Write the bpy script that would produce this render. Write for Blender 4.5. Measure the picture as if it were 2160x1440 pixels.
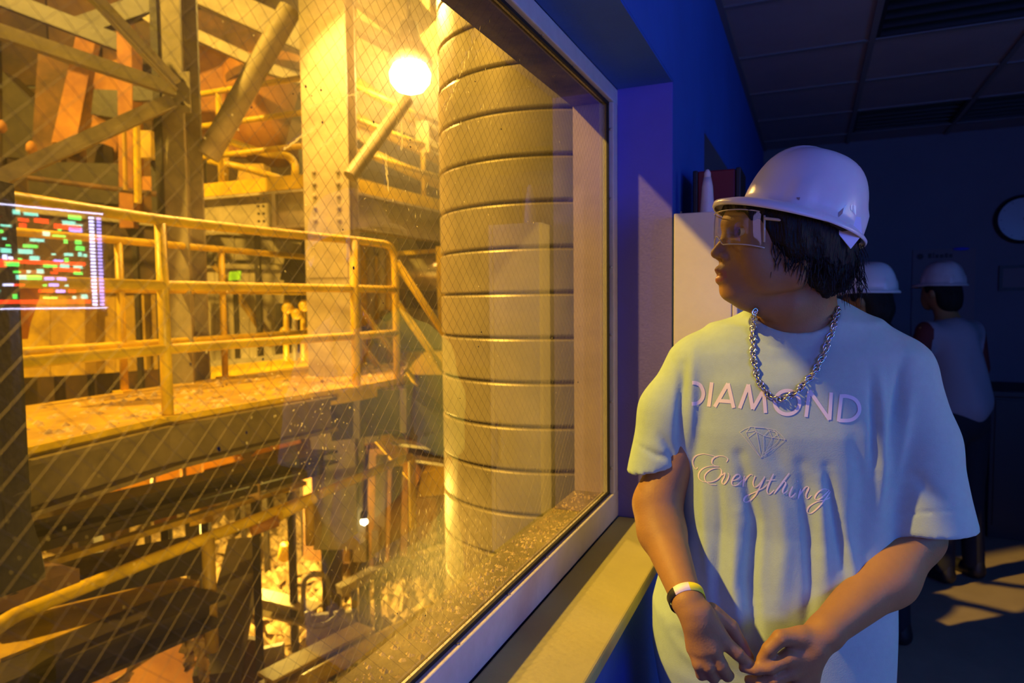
import bpy, bmesh, math, random
import numpy as np
from mathutils import Vector, Matrix
from mathutils.bvhtree import BVHTree
random.seed(7); rng = np.random.default_rng(7)
for o in list(bpy.data.objects): bpy.data.objects.remove(o)
scene = bpy.context.scene
C = scene.collection

# ---------------------------------------------------------------- camera
TH = math.radians(23.63); PITCH = math.radians(3.3); ROLL = 0.0105; CZ = 1.45; F = 1440.0
_f = Vector((-math.sin(TH)*math.cos(PITCH), math.cos(TH)*math.cos(PITCH), -math.sin(PITCH)))
_r = Vector((math.cos(TH), math.sin(TH), 0))
_u = _r.cross(_f)
_R = _r*math.cos(ROLL) - _u*math.sin(ROLL); _U = _u*math.cos(ROLL) + _r*math.sin(ROLL)
CAM = Vector((0, 0, CZ))
cd = bpy.data.cameras.new('camera'); cam = bpy.data.objects.new('camera', cd); C.objects.link(cam)
cd.sensor_width = 36; cd.lens = 24; cd.clip_start = 0.02; cd.clip_end = 200
cam.matrix_world = Matrix(((_R.x, _U.x, -_f.x, 0), (_R.y, _U.y, -_f.y, 0), (_R.z, _U.z, -_f.z, CZ), (0, 0, 0, 1)))
cd.dof.use_dof = True; cd.dof.focus_distance = 1.12; cd.dof.aperture_fstop = 4.5
scene.camera = cam

# ---------------------------------------------------------------- world, lights, exposure
w = bpy.data.worlds.new('world'); scene.world = w; w.use_nodes = True
w.node_tree.nodes['Background'].inputs[0].default_value = (1.0, 0.62, 0.10, 1)
w.node_tree.nodes['Background'].inputs[1].default_value = 0.17
scene.view_settings.view_transform = 'Standard'; scene.view_settings.look = 'None'
scene.view_settings.exposure = 0.0; scene.view_settings.gamma = 1.0; scene.view_settings.use_curve_mapping = False
scene.cycles.use_denoising = True; scene.cycles.use_adaptive_sampling = True; scene.cycles.adaptive_threshold = 0.035
scene.cycles.max_bounces = 8; scene.cycles.diffuse_bounces = 3; scene.cycles.glossy_bounces = 4
scene.cycles.transparent_max_bounces = 16; scene.cycles.sample_clamp_indirect = 6; scene.cycles.caustics_reflective = False
scene.cycles.caustics_refractive = False

def point(name, loc, power, col, rad=0.1, spot=None):
    l = bpy.data.lights.new(name, 'POINT'); l.energy = power; l.color = col; l.shadow_soft_size = rad
    o = bpy.data.objects.new(name, l); o.location = loc; C.objects.link(o); return o
def area(name, loc, target, power, col, sx, sy):
    l = bpy.data.lights.new(name, 'AREA'); l.energy = power; l.color = col; l.shape = 'RECTANGLE'; l.size = sx; l.size_y = sy
    o = bpy.data.objects.new(name, l); o.location = loc; C.objects.link(o)
    o.rotation_euler = (Vector(target)-Vector(loc)).to_track_quat('-Z', 'Y').to_euler(); return o
AMB = (1.0, 0.66, 0.12)
point('high_bay_key', (-6.6, -2.35, 8.62), 8000, (1.0, 0.61, 0.09), 0.18)
point('mill_fill_far', (-4.2, 8.5, 6.0), 650, AMB, 0.3)  # unseen fill light added to brighten the far end of the mill
point('mill_fill_mid', (-6.6, 2.2, 5.0), 240, AMB, 0.3)  # added fill for the machinery, no fixture built here
point('mill_fill_left', (-9.0, 1.5, 4.2), 14, (1, .45, .08), 0.3)  # weak orange fill added for the left background
_al = area('toe_board_fill', (-1.0, 0.9, 0.55), (-3.0, 3.2, 1.0), 12, AMB, .25, .15); _al.data.spread = math.radians(75)  # unseen fill added below the window to brighten the toe board
point('pit_fill', (-4.4, 4.5, -0.4), 300, AMB, 0.2)  # unseen fill added to brighten the rubble in the pit
area('screen_bank_light', (1.9, -0.9, 1.75), (0.1, 1.5, 1.3), 26, (0.07, 0.13, 1.0), 1.2, 0.7)
area('screen_bank_light_side', (2.3, 0.9, 1.6), (0.0, 1.4, 1.2), 15.0, (0.04, 0.34, 1.0), 0.9, 0.5)
area('room_glow', (0.3, -1.5, 1.9), (-0.3, 2.0, 1.3), 5, (0.45, 0.36, 1.0), 1.0, 0.5)
area('hall_window_light', (-3.2, 3.75, 3.7), (0.7, 3.2, 0.0), 160, (1.0, 0.56, 0.13), 0.12, 0.12)

# ---------------------------------------------------------------- pixel helpers (photo frame 2160x1440)
def ray(px, py): return _f + _R*((px-1080)/F) + _U*((720-py)/F)
_fh = Vector((-math.sin(TH), math.cos(TH), 0))
def W(px, py, d):                       # world point at horizontal depth d along the camera heading
    v = ray(px, py); return CAM + v*(d/v.dot(_fh))
def WX(px, py, X): v = ray(px, py); return CAM + v*(X/v.x)
def WY(px, py, Y): v = ray(px, py); return CAM + v*(Y/v.y)
def WZ(px, py, Z): v = ray(px, py); return CAM + v*((Z-CZ)/v.z)
def WD(px, h, d):                       # point at column px, depth d, height h over the camera
    v = ray(px, 640); p = CAM + v*(d/v.dot(_fh)); return Vector((p.x, p.y, CZ+h))
c_, s_ = math.cos(TH), math.sin(TH)
def toL(p): return np.array([p[0]*c_+p[1]*s_, -p[0]*s_+p[1]*c_, p[2]-CZ])
def P(px, py, d): return toL(W(px, py, d))
def L2W(v):
    v = np.asarray(v); out = np.empty_like(v)
    out[:, 0] = v[:, 0]*c_-v[:, 1]*s_; out[:, 1] = v[:, 0]*s_+v[:, 1]*c_; out[:, 2] = v[:, 2]+CZ; return out
_M = np.array([list(_R), list(_U), list(_f)])
def project(vw):                        # world (n,3) -> px, py
    q = (np.asarray(vw)-np.array(CAM)) @ _M.T
    return 1080+F*q[:, 0]/q[:, 2], 720-F*q[:, 1]/q[:, 2]

# ---------------------------------------------------------------- materials
def mat(name, col, rough=0.6, metal=0.0, var=0.0, vscale=8.0, col2=None, bump=0.0, bscale=60.0, spec=0.5, emit=None, estr=0, stretch=None, thr=None, coat=0):
    m = bpy.data.materials.new(name); m.use_nodes = True; nt = m.node_tree; b = nt.nodes['Principled BSDF']
    b.inputs['Base Color'].default_value = (*col, 1); b.inputs['Roughness'].default_value = rough
    b.inputs['Metallic'].default_value = metal; b.inputs['Specular IOR Level'].default_value = spec
    if coat: b.inputs['Coat Weight'].default_value = coat; b.inputs['Coat Roughness'].default_value = .08
    if emit: b.inputs['Emission Color'].default_value = (*emit, 1); b.inputs['Emission Strength'].default_value = estr
    tc = nt.nodes.new('ShaderNodeTexCoord'); src = tc.outputs['Object']
    if stretch:
        mp = nt.nodes.new('ShaderNodeMapping'); mp.inputs['Scale'].default_value = stretch
        nt.links.new(src, mp.inputs[0]); src = mp.outputs[0]
    if var or col2:
        n = nt.nodes.new('ShaderNodeTexNoise'); n.inputs['Scale'].default_value = vscale; n.inputs['Detail'].default_value = 6; n.inputs['Roughness'].default_value = .65
        nt.links.new(src, n.inputs['Vector'])
        r = nt.nodes.new('ShaderNodeValToRGB'); lo, hi = thr or (0.35, 0.68)
        r.color_ramp.elements[0].position = lo; r.color_ramp.elements[1].position = hi
        c2 = col2 or tuple(max(0, x*(1-var)) for x in col)
        r.color_ramp.elements[0].color = (*c2, 1); r.color_ramp.elements[1].color = (*col, 1)
        nt.links.new(n.outputs['Fac'], r.inputs[0]); nt.links.new(r.outputs[0], b.inputs['Base Color'])
    if bump:
        n2 = nt.nodes.new('ShaderNodeTexNoise'); n2.inputs['Scale'].default_value = bscale; n2.inputs['Detail'].default_value = 4
        nt.links.new(src, n2.inputs['Vector'])
        bp = nt.nodes.new('ShaderNodeBump'); bp.inputs['Strength'].default_value = bump; bp.inputs['Distance'].default_value = 0.01
        nt.links.new(n2.outputs['Fac'], bp.inputs['Height']); nt.links.new(bp.outputs[0], b.inputs['Normal'])
    return m
M = {}
M['wall'] = mat('blue_wall_paint', (0.03, 0.12, 0.55), 0.75, var=.15, vscale=3, bump=.15, bscale=140)
M['reveal'] = mat('reveal_paint', (0.15, 0.13, 0.66), 0.7, var=.1, vscale=5, bump=.12, bscale=160)
M['farwall'] = mat('far_wall_paint', (0.15, 0.16, 0.20), 0.8, var=.1, vscale=2)
M['ceil'] = mat('ceiling_tile_board', (0.30, 0.26, 0.29), 0.9, var=.12, vscale=4, bump=.4, bscale=220)
M['grid'] = mat('ceiling_grid_metal', (0.17, 0.16, 0.17), 0.5)
M['black'] = mat('black_plastic', (0.012, 0.012, 0.014), 0.5)
M['dark'] = mat('dark_rubber', (0.006, 0.006, 0.006), 0.7)
M['floor'] = mat('floor_vinyl', (0.32, 0.26, 0.20), 0.55, var=.15, vscale=6)
M['frame'] = mat('painted_steel_frame', (0.62, 0.58, 0.62), 0.35, var=.12, vscale=30, bump=.05)
M['sill'] = mat('sill_board', (0.42, 0.38, 0.13), 0.5, var=.08, vscale=12, bump=.06, bscale=90)
M['white'] = mat('white_enamel', (0.80, 0.74, 0.76), 0.45, var=.05, vscale=20, bump=.05, bscale=120)
M['screw'] = mat('screw_steel', (0.5, 0.47, 0.45), 0.3, metal=.8)
M['red'] = mat('red_case', (0.20, 0.010, 0.015), 0.5)
M['yellow'] = mat('yellow_paint', (0.88, 0.56, 0.012), 0.42, var=.45, vscale=5, bump=.1, bscale=25)
M['yellowd'] = mat('worn_yellow_paint', (0.62, 0.38, 0.02), 0.5, col2=(0.28, .16, .03), vscale=3, bump=.15, bscale=25)
M['steel'] = mat('dusty_grey_steel', (0.38, 0.31, 0.18), 0.55, var=.45, vscale=4, bump=.2, bscale=20)
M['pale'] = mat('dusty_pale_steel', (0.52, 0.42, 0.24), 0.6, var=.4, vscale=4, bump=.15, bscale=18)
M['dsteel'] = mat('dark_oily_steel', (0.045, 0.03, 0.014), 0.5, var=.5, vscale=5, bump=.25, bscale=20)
M['soot'] = mat('crusted_soot', (0.018, 0.013, 0.008), 0.85, var=.5, vscale=20, bump=.5, bscale=30)
M['rust'] = mat('rusty_plate', (0.46, 0.19, 0.025), 0.7, col2=(0.22, 0.07, 0.015), vscale=2.2, bump=.25, bscale=14)
M['rustd'] = mat('dark_rusty_plate', (0.20, 0.085, 0.018), 0.75, col2=(0.045, 0.02, 0.008), vscale=2.0, bump=.25, bscale=12)
M['brown'] = mat('sooty_brown_cladding', (0.11, 0.055, 0.018), 0.8, col2=(0.03, .016, .008), vscale=1.2, bump=.25, bscale=9)
M['duct'] = mat('duct_jacket_metal', (0.44, 0.35, 0.21), 0.40, metal=.35, var=.22, vscale=6, bump=.06, bscale=14)
M['rubble'] = mat('slag_rubble', (0.70, 0.52, 0.26), 0.85, col2=(0.18, .10, .03), vscale=6, bump=.6, bscale=12)
M['cloth'] = mat('torn_insulation', (0.75, 0.45, 0.14), 0.8, var=.5, vscale=9, bump=.5, bscale=18)
M['tank'] = mat('bare_tank_metal', (0.75, 0.66, 0.42), 0.25, metal=.7, var=.2, vscale=5)
M['olive'] = mat('olive_grimy_steel', (0.20, 0.14, 0.05), 0.6, var=.5, vscale=4, bump=.2, bscale=16)
M['orange'] = mat('lit_gap_orange', (0.85, 0.36, 0.02), 0.5, var=.3, vscale=4)  # orange standing for the lit background in the gaps
M['green'] = mat('green_sign', (0.35, 0.75, 0.02), 0.5, emit=(.35, .8, .02), estr=.35)
M['lampglow'] = mat('lamp_glow', (1, 1, 1), 0.5, emit=(1.0, 0.80, 0.42), estr=34)
M['lampsmall'] = mat('small_lamp_glow', (1, 1, 1), 0.5, emit=(1.0, 0.85, 0.5), estr=14)

# ---------------------------------------------------------------- object helpers
def tag(o, label=None, cat=None, group=None, kind=None):
    if label: o['label'] = label
    if cat: o['category'] = cat
    if group: o['group'] = group
    if kind: o['kind'] = kind
    return o
def thing(name, label, cat, loc=(0, 0, 0), group=None, kind=None):
    o = bpy.data.objects.new(name, None); o.empty_display_size = .1; o.location = loc; C.objects.link(o)
    return tag(o, label, cat, group, kind)
def wloc(o):
    l = Vector(o.location)
    while o.parent: o = o.parent; l = l+Vector(o.location)
    return l
def mk(name, V, Fc, m, parent=None, smooth=False, origin=None, mats=None, midx=None, flat_angle=None):
    V = np.asarray(V, dtype=float)
    base = wloc(parent) if parent else Vector((0, 0, 0))
    if origin is None: origin = Vector(V.mean(axis=0)) if parent is None else base
    else: origin = Vector(origin)
    me = bpy.data.meshes.new(name); me.from_pydata((V-np.array(origin)).tolist(), [], [list(map(int, f)) for f in Fc]); me.update()
    for mm in (mats or [m]): me.materials.append(mm)
    if midx is not None: me.polygons.foreach_set('material_index', midx)
    if smooth: me.polygons.foreach_set('use_smooth', [True]*len(me.polygons))
    if flat_angle: me.set_sharp_from_angle(angle=math.radians(flat_angle))
    o = bpy.data.objects.new(name, me); C.objects.link(o)
    if parent: o.parent = parent
    o.location = origin-base
    return o
class MB:
    def __init__(s): s.v = []; s.f = []
    def add(s, v, f):
        n = len(s.v); s.v += [tuple(x) for x in v]; s.f += [tuple(i+n for i in q) for q in f]; return s
    def hexa(s, p): return s.add(p, [(0, 3, 2, 1), (4, 5, 6, 7), (0, 1, 5, 4), (1, 2, 6, 5), (2, 3, 7, 6), (3, 0, 4, 7)])
    def box(s, lo, hi):
        a, b, c = lo; d, e, g = hi
        return s.hexa([(a, b, c), (d, b, c), (d, e, c), (a, e, c), (a, b, g), (d, b, g), (d, e, g), (a, e, g)])
    def bar(s, p, q, w, h, up=(0, 0, 1)):
        p = Vector(p); q = Vector(q); t = (q-p).normalized(); up = Vector(up)
        if abs(t.dot(up)) > .98: up = Vector(_fh)
        sd = t.cross(up).normalized()*w/2; u2 = sd.cross(t).normalized()*h/2
        return s.hexa([p-sd-u2, p+sd-u2, q+sd-u2, q-sd-u2, p-sd+u2, p+sd+u2, q+sd+u2, q-sd+u2])
    def hbeam(s, p, q, w, h, t=.02, up=(0, 0, 1)):
        p = Vector(p); q = Vector(q); a = (q-p).normalized(); up = Vector(up)
        if abs(a.dot(up)) > .98: up = Vector(_r)
        sd = a.cross(up).normalized(); u2 = sd.cross(a).normalized()
        for k in (-1, 1): s.bar(p+u2*k*(h-t)/2, q+u2*k*(h-t)/2, w, t, up)
        s.bar(p, q, t*.8, h-2*t, up); return s
    def tube(s, pts, r, n=10, cap=True):
        pts = [Vector(p) for p in pts]; rr = r if isinstance(r, (list, tuple)) else [r]*len(pts); b = len(s.v); prev = None
        for i, p in enumerate(pts):
            t = (pts[min(i+1, len(pts)-1)]-pts[max(i-1, 0)]).normalized()
            if prev is None: x = t.orthogonal().normalized()
            else: x = (prev-t*prev.dot(t)).normalized()
            prev = x; y = t.cross(x)
            for k in range(n):
                a = 2*math.pi*k/n; s.v.append(tuple(p+(x*math.cos(a)+y*math.sin(a))*rr[i]))
        for i in range(len(pts)-1):
            for k in range(n):
                k2 = (k+1) % n; s.f.append((b+i*n+k, b+i*n+k2, b+(i+1)*n+k2, b+(i+1)*n+k))
        if cap:
            s.f.append(tuple(b+k for k in reversed(range(n)))); e = b+(len(pts)-1)*n; s.f.append(tuple(e+k for k in range(n)))
        return s
    def lathe(s, c, prof, n=24, axis=(0, 0, 1)):
        ax = Vector(axis).normalized(); return s.tube([Vector(c)+ax*z for r, z in prof], [max(r, 1e-4) for r, z in prof], n)
    def build(s, name, m, parent=None, smooth=False, origin=None, fa=None): return mk(name, s.v, s.f, m, parent, smooth, origin, flat_angle=fa)
def bevel(o, w=.003, seg=2):
    b = o.modifiers.new('bevel', 'BEVEL'); b.width = w; b.segments = seg; b.limit_method = 'ANGLE'; return o
def arc(pts, rad=.06, n=5):              # round the corners of a polyline
    pts = [Vector(p) for p in pts]; out = [pts[0]]
    for i in range(1, len(pts)-1):
        a, b, c = pts[i-1], pts[i], pts[i+1]; u = (a-b).normalized(); v = (c-b).normalized(); k = min(rad, (a-b).length*.45, (c-b).length*.45)
        for j in range(n+1):
            t = j/n; out.append((b+u*k)*(1-t)**2+b*2*t*(1-t)+(b+v*k)*t*t)
    return out+[pts[-1]]

# ---------------------------------------------------------------- implicit surfaces (for bodies and cloth)
def cap(p, a, b, ra, rb):
    a = np.asarray(a); b = np.asarray(b); ab = b-a; t = np.clip(((p-a)@ab)/(ab@ab+1e-12), 0, 1)
    return np.linalg.norm(p-a-t[:, None]*ab, axis=1)-(ra+(rb-ra)*t)
def ell(p, c, s, rot=0.0):
    q = p-np.asarray(c)
    if rot:
        cr, sr = math.cos(rot), math.sin(rot); q = np.stack([q[:, 0]*cr+q[:, 2]*sr, q[:, 1], -q[:, 0]*sr+q[:, 2]*cr], 1)
    s = np.asarray(s); k0 = np.linalg.norm(q/s, axis=1); k1 = np.linalg.norm(q/(s*s), axis=1)+1e-9
    return k0*(k0-1)/k1
def smin(a, b, k):
    h = np.clip(.5+.5*(b-a)/k, 0, 1); return b*(1-h)+a*h-k*h*(1-h)
def smax(a, b, k): return -smin(-a, -b, k)
def sdf_mesh(fn, lo, hi, res, chunk=400000):
    lo = np.array(lo, float); hi = np.array(hi, float); B = 8
    nb = np.ceil((hi-lo)/(res*B)).astype(int); n = nb*B
    g = [lo[i]+res*B*(np.arange(nb[i])+.5) for i in range(3)]
    ctr = np.stack(np.meshgrid(*g, indexing='ij'), -1).reshape(-1, 3)
    dc = fn(ctr); near = np.abs(dc) < res*B*1.7
    V = np.where(dc < 0, -1.0, 1.0).astype(np.float32).reshape(nb)
    V = np.repeat(np.repeat(np.repeat(V, B, 0), B, 1), B, 2)
    ids = np.argwhere(near.reshape(nb)); loc = np.stack(np.meshgrid(*[np.arange(B)]*3, indexing='ij'), -1).reshape(-1, 3)
    per = max(1, chunk//(B**3))
    for k in range(0, len(ids), per):
        idx = (ids[k:k+per, None, :]*B+loc[None]).reshape(-1, 3)
        V[idx[:, 0], idx[:, 1], idx[:, 2]] = fn(lo+idx*res)
    ins = V < 0; cx, cy, cz = [slice(None, -1)]*3
    cnt = np.zeros(tuple(n-1), np.int8)
    for a in (0, 1):
        for b in (0, 1):
            for c in (0, 1): cnt += ins[a:n[0]-1+a, b:n[1]-1+b, c:n[2]-1+c]
    act = (cnt > 0) & (cnt < 8); cell = np.argwhere(act); idm = -np.ones(act.shape, np.int32); idm[act] = np.arange(len(cell))
    acc = np.zeros((len(cell), 3)); num = np.zeros(len(cell))
    cs = [(a, b, c) for a in (0, 1) for b in (0, 1) for c in (0, 1)]
    for ia, a in enumerate(cs):
        for b in cs[ia+1:]:
            if sum(abs(a[i]-b[i]) for i in range(3)) != 1: continue
            va = V[cell[:, 0]+a[0], cell[:, 1]+a[1], cell[:, 2]+a[2]]; vb = V[cell[:, 0]+b[0], cell[:, 1]+b[1], cell[:, 2]+b[2]]
            m = (va < 0) != (vb < 0); t = np.where(m, va/np.where(m, va-vb, 1), 0)
            pt = np.array(a)+t[:, None]*(np.array(b)-np.array(a)); acc += pt*m[:, None]; num += m
    verts = lo+(cell+acc/num[:, None])*res
    faces = []
    for ax in range(3):
        sl0 = [slice(None)]*3; sl1 = [slice(None)]*3; sl0[ax] = slice(None, -1); sl1[ax] = slice(1, None)
        ch = ins[tuple(sl0)] != ins[tuple(sl1)]; e = np.argwhere(ch); o1, o2 = [(1, 2), (2, 0), (0, 1)][ax]
        e = e[(e[:, o1] > 0) & (e[:, o2] > 0) & (e[:, o1] < n[o1]-1) & (e[:, o2] < n[o2]-1)]
        q = []
        for d1, d2 in ((-1, -1), (0, -1), (0, 0), (-1, 0)):
            i = e.copy(); i[:, o1] += d1; i[:, o2] += d2; q.append(idm[i[:, 0], i[:, 1], i[:, 2]])
        q = np.stack(q, 1); s0 = ins[e[:, 0], e[:, 1], e[:, 2]]; q[~s0] = q[~s0][:, ::-1]; faces.append(q)
    faces = np.concatenate(faces); faces = faces[(faces >= 0).all(1)]
    return verts, faces
def vnormals(V, Fq):
    nrm = np.cross(V[Fq[:, 2]]-V[Fq[:, 0]], V[Fq[:, 3]]-V[Fq[:, 1]]); out = np.zeros_like(V)
    for k in range(4): np.add.at(out, Fq[:, k], nrm)
    return out/(np.linalg.norm(out, axis=1)[:, None]+1e-12)
def relax(V, Fq, it=2, f=.5):
    for _ in range(it):
        acc = np.zeros_like(V); n = np.zeros(len(V))
        for k in range(4): np.add.at(acc, Fq[:, k], V[Fq[:, (k+1) % 4]]+V[Fq[:, (k+3) % 4]]); np.add.at(n, Fq[:, k], 2)
        V = V*(1-f)+f*acc/n[:, None]
    return V
def mkfast(name, V, Fq, m, parent, smooth=True, mats=None, midx=None):
    base = np.array(wloc(parent)) if parent else np.zeros(3); me = bpy.data.meshes.new(name)
    me.vertices.add(len(V)); me.vertices.foreach_set('co', (V-base).astype(np.float32).ravel())
    me.loops.add(len(Fq)*4); me.loops.foreach_set('vertex_index', Fq.astype(np.int32).ravel())
    me.polygons.add(len(Fq)); me.polygons.foreach_set('loop_start', np.arange(0, len(Fq)*4, 4, dtype=np.int32)); me.polygons.foreach_set('loop_total', np.full(len(Fq), 4, np.int32))
    me.update(calc_edges=True)
    for mm in (mats or [m]): me.materials.append(mm)
    if midx is not None: me.polygons.foreach_set('material_index', midx.astype(np.int32))
    me.polygons.foreach_set('use_smooth', [smooth]*len(Fq)); me.validate()
    o = bpy.data.objects.new(name, me); C.objects.link(o)
    if parent: o.parent = parent
    return o
# ================================================================ THE ROOM
XW, XF, XG, XO = -0.33, -0.474, -0.492, -0.585      # wall face, window frame face, glass, outer wall face
HF, HA = 0.515, 0.562                                # half height of the opening, of the recess
Y0, Y1 = -0.75, 1.80                                 # recess ends
ZB, ZT = CZ-0.585, CZ+HA                             # sill top, recess top
ZC = 2.53; ZQ = ZC+.1; XR = 2.7; YB = -1.9; YF = 5.35
S2, E2 = 2.36, 3.62                                  # the second window
b = MB()
def seg(ya, yb, za, zb, xa=XO, xb=XW): b.box((xa, ya, za), (xb, yb, zb))
seg(YB, Y0, 0, ZQ); seg(Y0, Y1, 0, ZB-.03); seg(Y0, Y1, ZT, ZQ); seg(Y1, S2, 0, ZQ)
seg(S2, E2, 0, ZB-.03); seg(S2, E2, ZT, ZQ); seg(E2, YF, 0, ZQ)
outer = MB(); jb = MB()
for ya, yb in ((Y0, Y1), (S2, E2)):                  # outer shell round the glass
    seg = lambda ya, yb, za, zb, xa, xb: outer.box((xa, ya, za), (xb, yb, zb))
    seg(ya, yb, CZ+HF, ZT, XO, -.505); seg(ya, yb, ZB-.03, CZ-HF, XO, -.505)
    seg(ya, ya+.045, CZ-HF, CZ+HF, XO, -.505); jb.box((XO, yb-.045, CZ-HF), (-.505, yb, CZ+HF))
wl = tag(b.build('wall_left', M['wall'], origin=(XW, 0, 0)), kind='structure')
M['outer'] = mat('dusty_outer_wall', (0.22, 0.16, 0.06), 0.85, col2=(.06, .04, .018), vscale=9, bump=.5, bscale=50)
outer.build('outer_shell', M['outer'], wl); jb.build('outer_jamb', mat('outer_jamb_paint', (.55, .42, .33), .7, var=.2, vscale=10), wl)
for ya, yb, n in ((Y0, Y1, 1), (S2, E2, 2)):         # thin lining boards of the recess
    r = MB(); t = .006
    r.box((XF, yb-t, ZB), (XW-.001, yb, ZT)); r.box((XF, ya, ZB), (XW-.001, ya+t, ZT)); 
    o = r.build('side_lining', M['reveal'], wl); r = MB(); r.box((XF, ya, ZT-t), (XW-.001, yb, ZT)); r.build('head_lining', M['wall'], wl)
tag(MB().box((-.6, YF, 0), (XR+.2, YF+.15, ZQ)).build('wall_back', M['farwall']), kind='structure')
tag(MB().box((XR, YB, 0), (XR+.15, YF, ZQ)).build('wall_right', M['farwall']), kind='structure')
tag(MB().box((-.6, YB-.15, 0), (XR+.2, YB, ZQ)).build('wall_front', M['farwall']), kind='structure')
fl = MB().box((-.6, YB-.15, -.12), (XR+.2, YF+.15, -.004)).build('floor', M['floor']); tag(fl, kind='structure')
ce = MB().box((-.6, YB-.15, ZC+.1), (XR+.2, YF+.15, ZC+.2)).build('ceiling', M['ceil']); tag(ce, kind='structure')
gx = [XW, .22, .80, 1.38, 1.96, 2.54, XR]; gy0 = 2.70-.59*7
gys = [gy0+.59*i for i in range(0, 13)]; gys = [y for y in gys if YB < y < YF]; gys = [YB]+gys+[YF]
dark = lambda i, j: (gx[i] >= .2 and 2.1 < gys[j] < 3.2 and i == 1) or (i in (1, 2) and 4.3 < gys[j] < 4.6)
gb = MB()
for x in gx[1:-1]: gb.box((x-.012, YB, ZC-.006), (x+.012, YF, ZC+.004))
gb.box((XW, YB, ZC-.006), (XW+.022, YF, ZC+.004))
for y in gys[1:-1]: gb.box((XW, y-.012, ZC-.005), (XR, y+.012, ZC+.0035))
gb.build('grid_bars', M['grid'], ce)
lv = 0
for i in range(len(gx)-1):
    for j in range(len(gys)-1):
        x0, x1, y0, y1 = gx[i]+.008, gx[i+1]-.008, gys[j]+.008, gys[j+1]-.008
        if gys[j] < -.3 or x0 > 2.3: continue
        if dark(i, j):
            L = thing('ceiling_light', ['unlit recessed ceiling light with dark louvres nearest the camera, top right', 'unlit recessed ceiling light with dark louvres next to the nearest one, further back', 'unlit far recessed ceiling light with dark louvres above the helmet', 'unlit far recessed ceiling light with dark louvres at the right edge'][min(lv, 3)], 'ceiling light', ((x0+x1)/2, (y0+y1)/2, ZC), 'unlit recessed ceiling lights'); lv += 1
            t = MB(); t.box((x0, y0, ZC+.06), (x1, y1, ZC+.07)); t.box((x0, y0, ZC), (x0+.02, y1, ZC+.06)); t.box((x1-.02, y0, ZC), (x1, y1, ZC+.06)); t.box((x0+.02, y0, ZC), (x1-.02, y0+.02, ZC+.06)); t.box((x0+.02, y1-.02, ZC), (x1-.02, y1, ZC+.06)); t.build('housing', M['black'], L)
            for k in range(5):
                yy = y0+(y1-y0)*(k+1)/6; MB().box((x0+.02, yy-.003, ZC+.004), (x1-.02, yy+.003, ZC+.045)).build('louvre', M['black'], L)
        else:
            MB().box((x0, y0, ZC+.002), (x1, y1, ZC+.016)).build('ceiling_tile', M['ceil'], ce)

# ---- window frames
def window(n, ya, yb, full):
    wd = thing('window_%d' % n, None, None, (XF, (ya+yb)/2, CZ), kind='structure')
    z0, z1, a, c = CZ-HF, CZ+HF, ya+.045, yb-.045
    for nm, lo, hi in (('frame_head', (-.505, ya, z1), (XF, yb, ZT-.0065)), ('frame_foot', (-.505, ya, ZB), (XF, yb, z0)),
                       ('frame_jamb', (-.505, c, z0), (XF, yb-.0065, z1)), ('frame_jamb', (-.505, ya+.0065, z0), (XF, a, z1))):
        o = MB().box(lo, hi).build(nm, M['frame'], wd); bevel(o, .0025)
    g = MB(); t = .007
    for lo, hi in (((XG, a, z1-t), (XG+.006, c, z1)), ((XG, a, z0), (XG+.006, c, z0+t)), ((XG, c-t, z0), (XG+.006, c, z1)), ((XG, a, z0), (XG+.006, a+t, z1))): g.box(lo, hi)
    g.build('gasket', M['dark'], wd)
    if full:
        def screw(p, ax):
            s = MB().lathe(p, [(.0035, 0), (.0035, .0008), (.0022, .0014)], 10, ax); s.build('screw', M['screw'], wd, True)
        for k in range(6): screw((-.482, c-.0002, z0+.07+k*.178), (0, -1, 0))
        for k in range(11):
            screw((-.482, c-.11-k*.19, z0+.0002), (0, 0, 1)); screw((-.482, c-.11-k*.19, z1-.0002), (0, 0, -1))
    gl = MB().box((XG-.003, a, z0), (XG, c, z1)); 
    # only the room side sheet is drawn: one clean face
    gv = [(XG-.0015, a, z0), (XG-.0015, c, z0), (XG-.0015, c, z1), (XG-.0015, a, z1)]
    mk('glass_pane', gv, [(0, 1, 2, 3)], M['glass'], wd)
    return wd, a, c, z0, z1
gm = bpy.data.materials.new('dirty_wired_glass'); gm.use_nodes = True; nt = gm.node_tree; nt.nodes.clear()
def nd(t, **k):
    n = nt.nodes.new(t)
    for a, v in k.items(): setattr(n, a, v)
    return n
L_ = nt.links.new
out = nd('ShaderNodeOutputMaterial'); tr = nd('ShaderNodeBsdfTransparent'); tr.inputs[0].default_value = (.97, .95, .90, 1)
gls = nd('ShaderNodeBsdfGlossy'); gls.inputs['Roughness'].default_value = 0.02; gls.inputs[0].default_value = (1, 1, 1, 1)
fr = nd('ShaderNodeFresnel'); fr.inputs[0].default_value = 1.55
gb_ = nd('ShaderNodeNewGeometry'); im = nd('ShaderNodeMapRange'); im.inputs[3].default_value = 1.55; im.inputs[4].default_value = 1/1.55; L_(gb_.outputs['Backfacing'], im.inputs[0]); L_(im.outputs[0], fr.inputs[0])
fm = nd('ShaderNodeMath', operation='MULTIPLY'); fm.inputs[1].default_value = 1.45; fm.use_clamp = True; L_(fr.outputs[0], fm.inputs[0])
tl = nd('ShaderNodeBsdfTranslucent'); tl.inputs[0].default_value = (1, .86, .62, 1)
tc = nd('ShaderNodeTexCoord'); n1 = nd('ShaderNodeTexNoise'); n1.inputs['Scale'].default_value = 2.2; n1.inputs['Detail'].default_value = 8; n1.inputs['Roughness'].default_value = .7
L_(tc.outputs['Object'], n1.inputs['Vector'])
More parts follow.
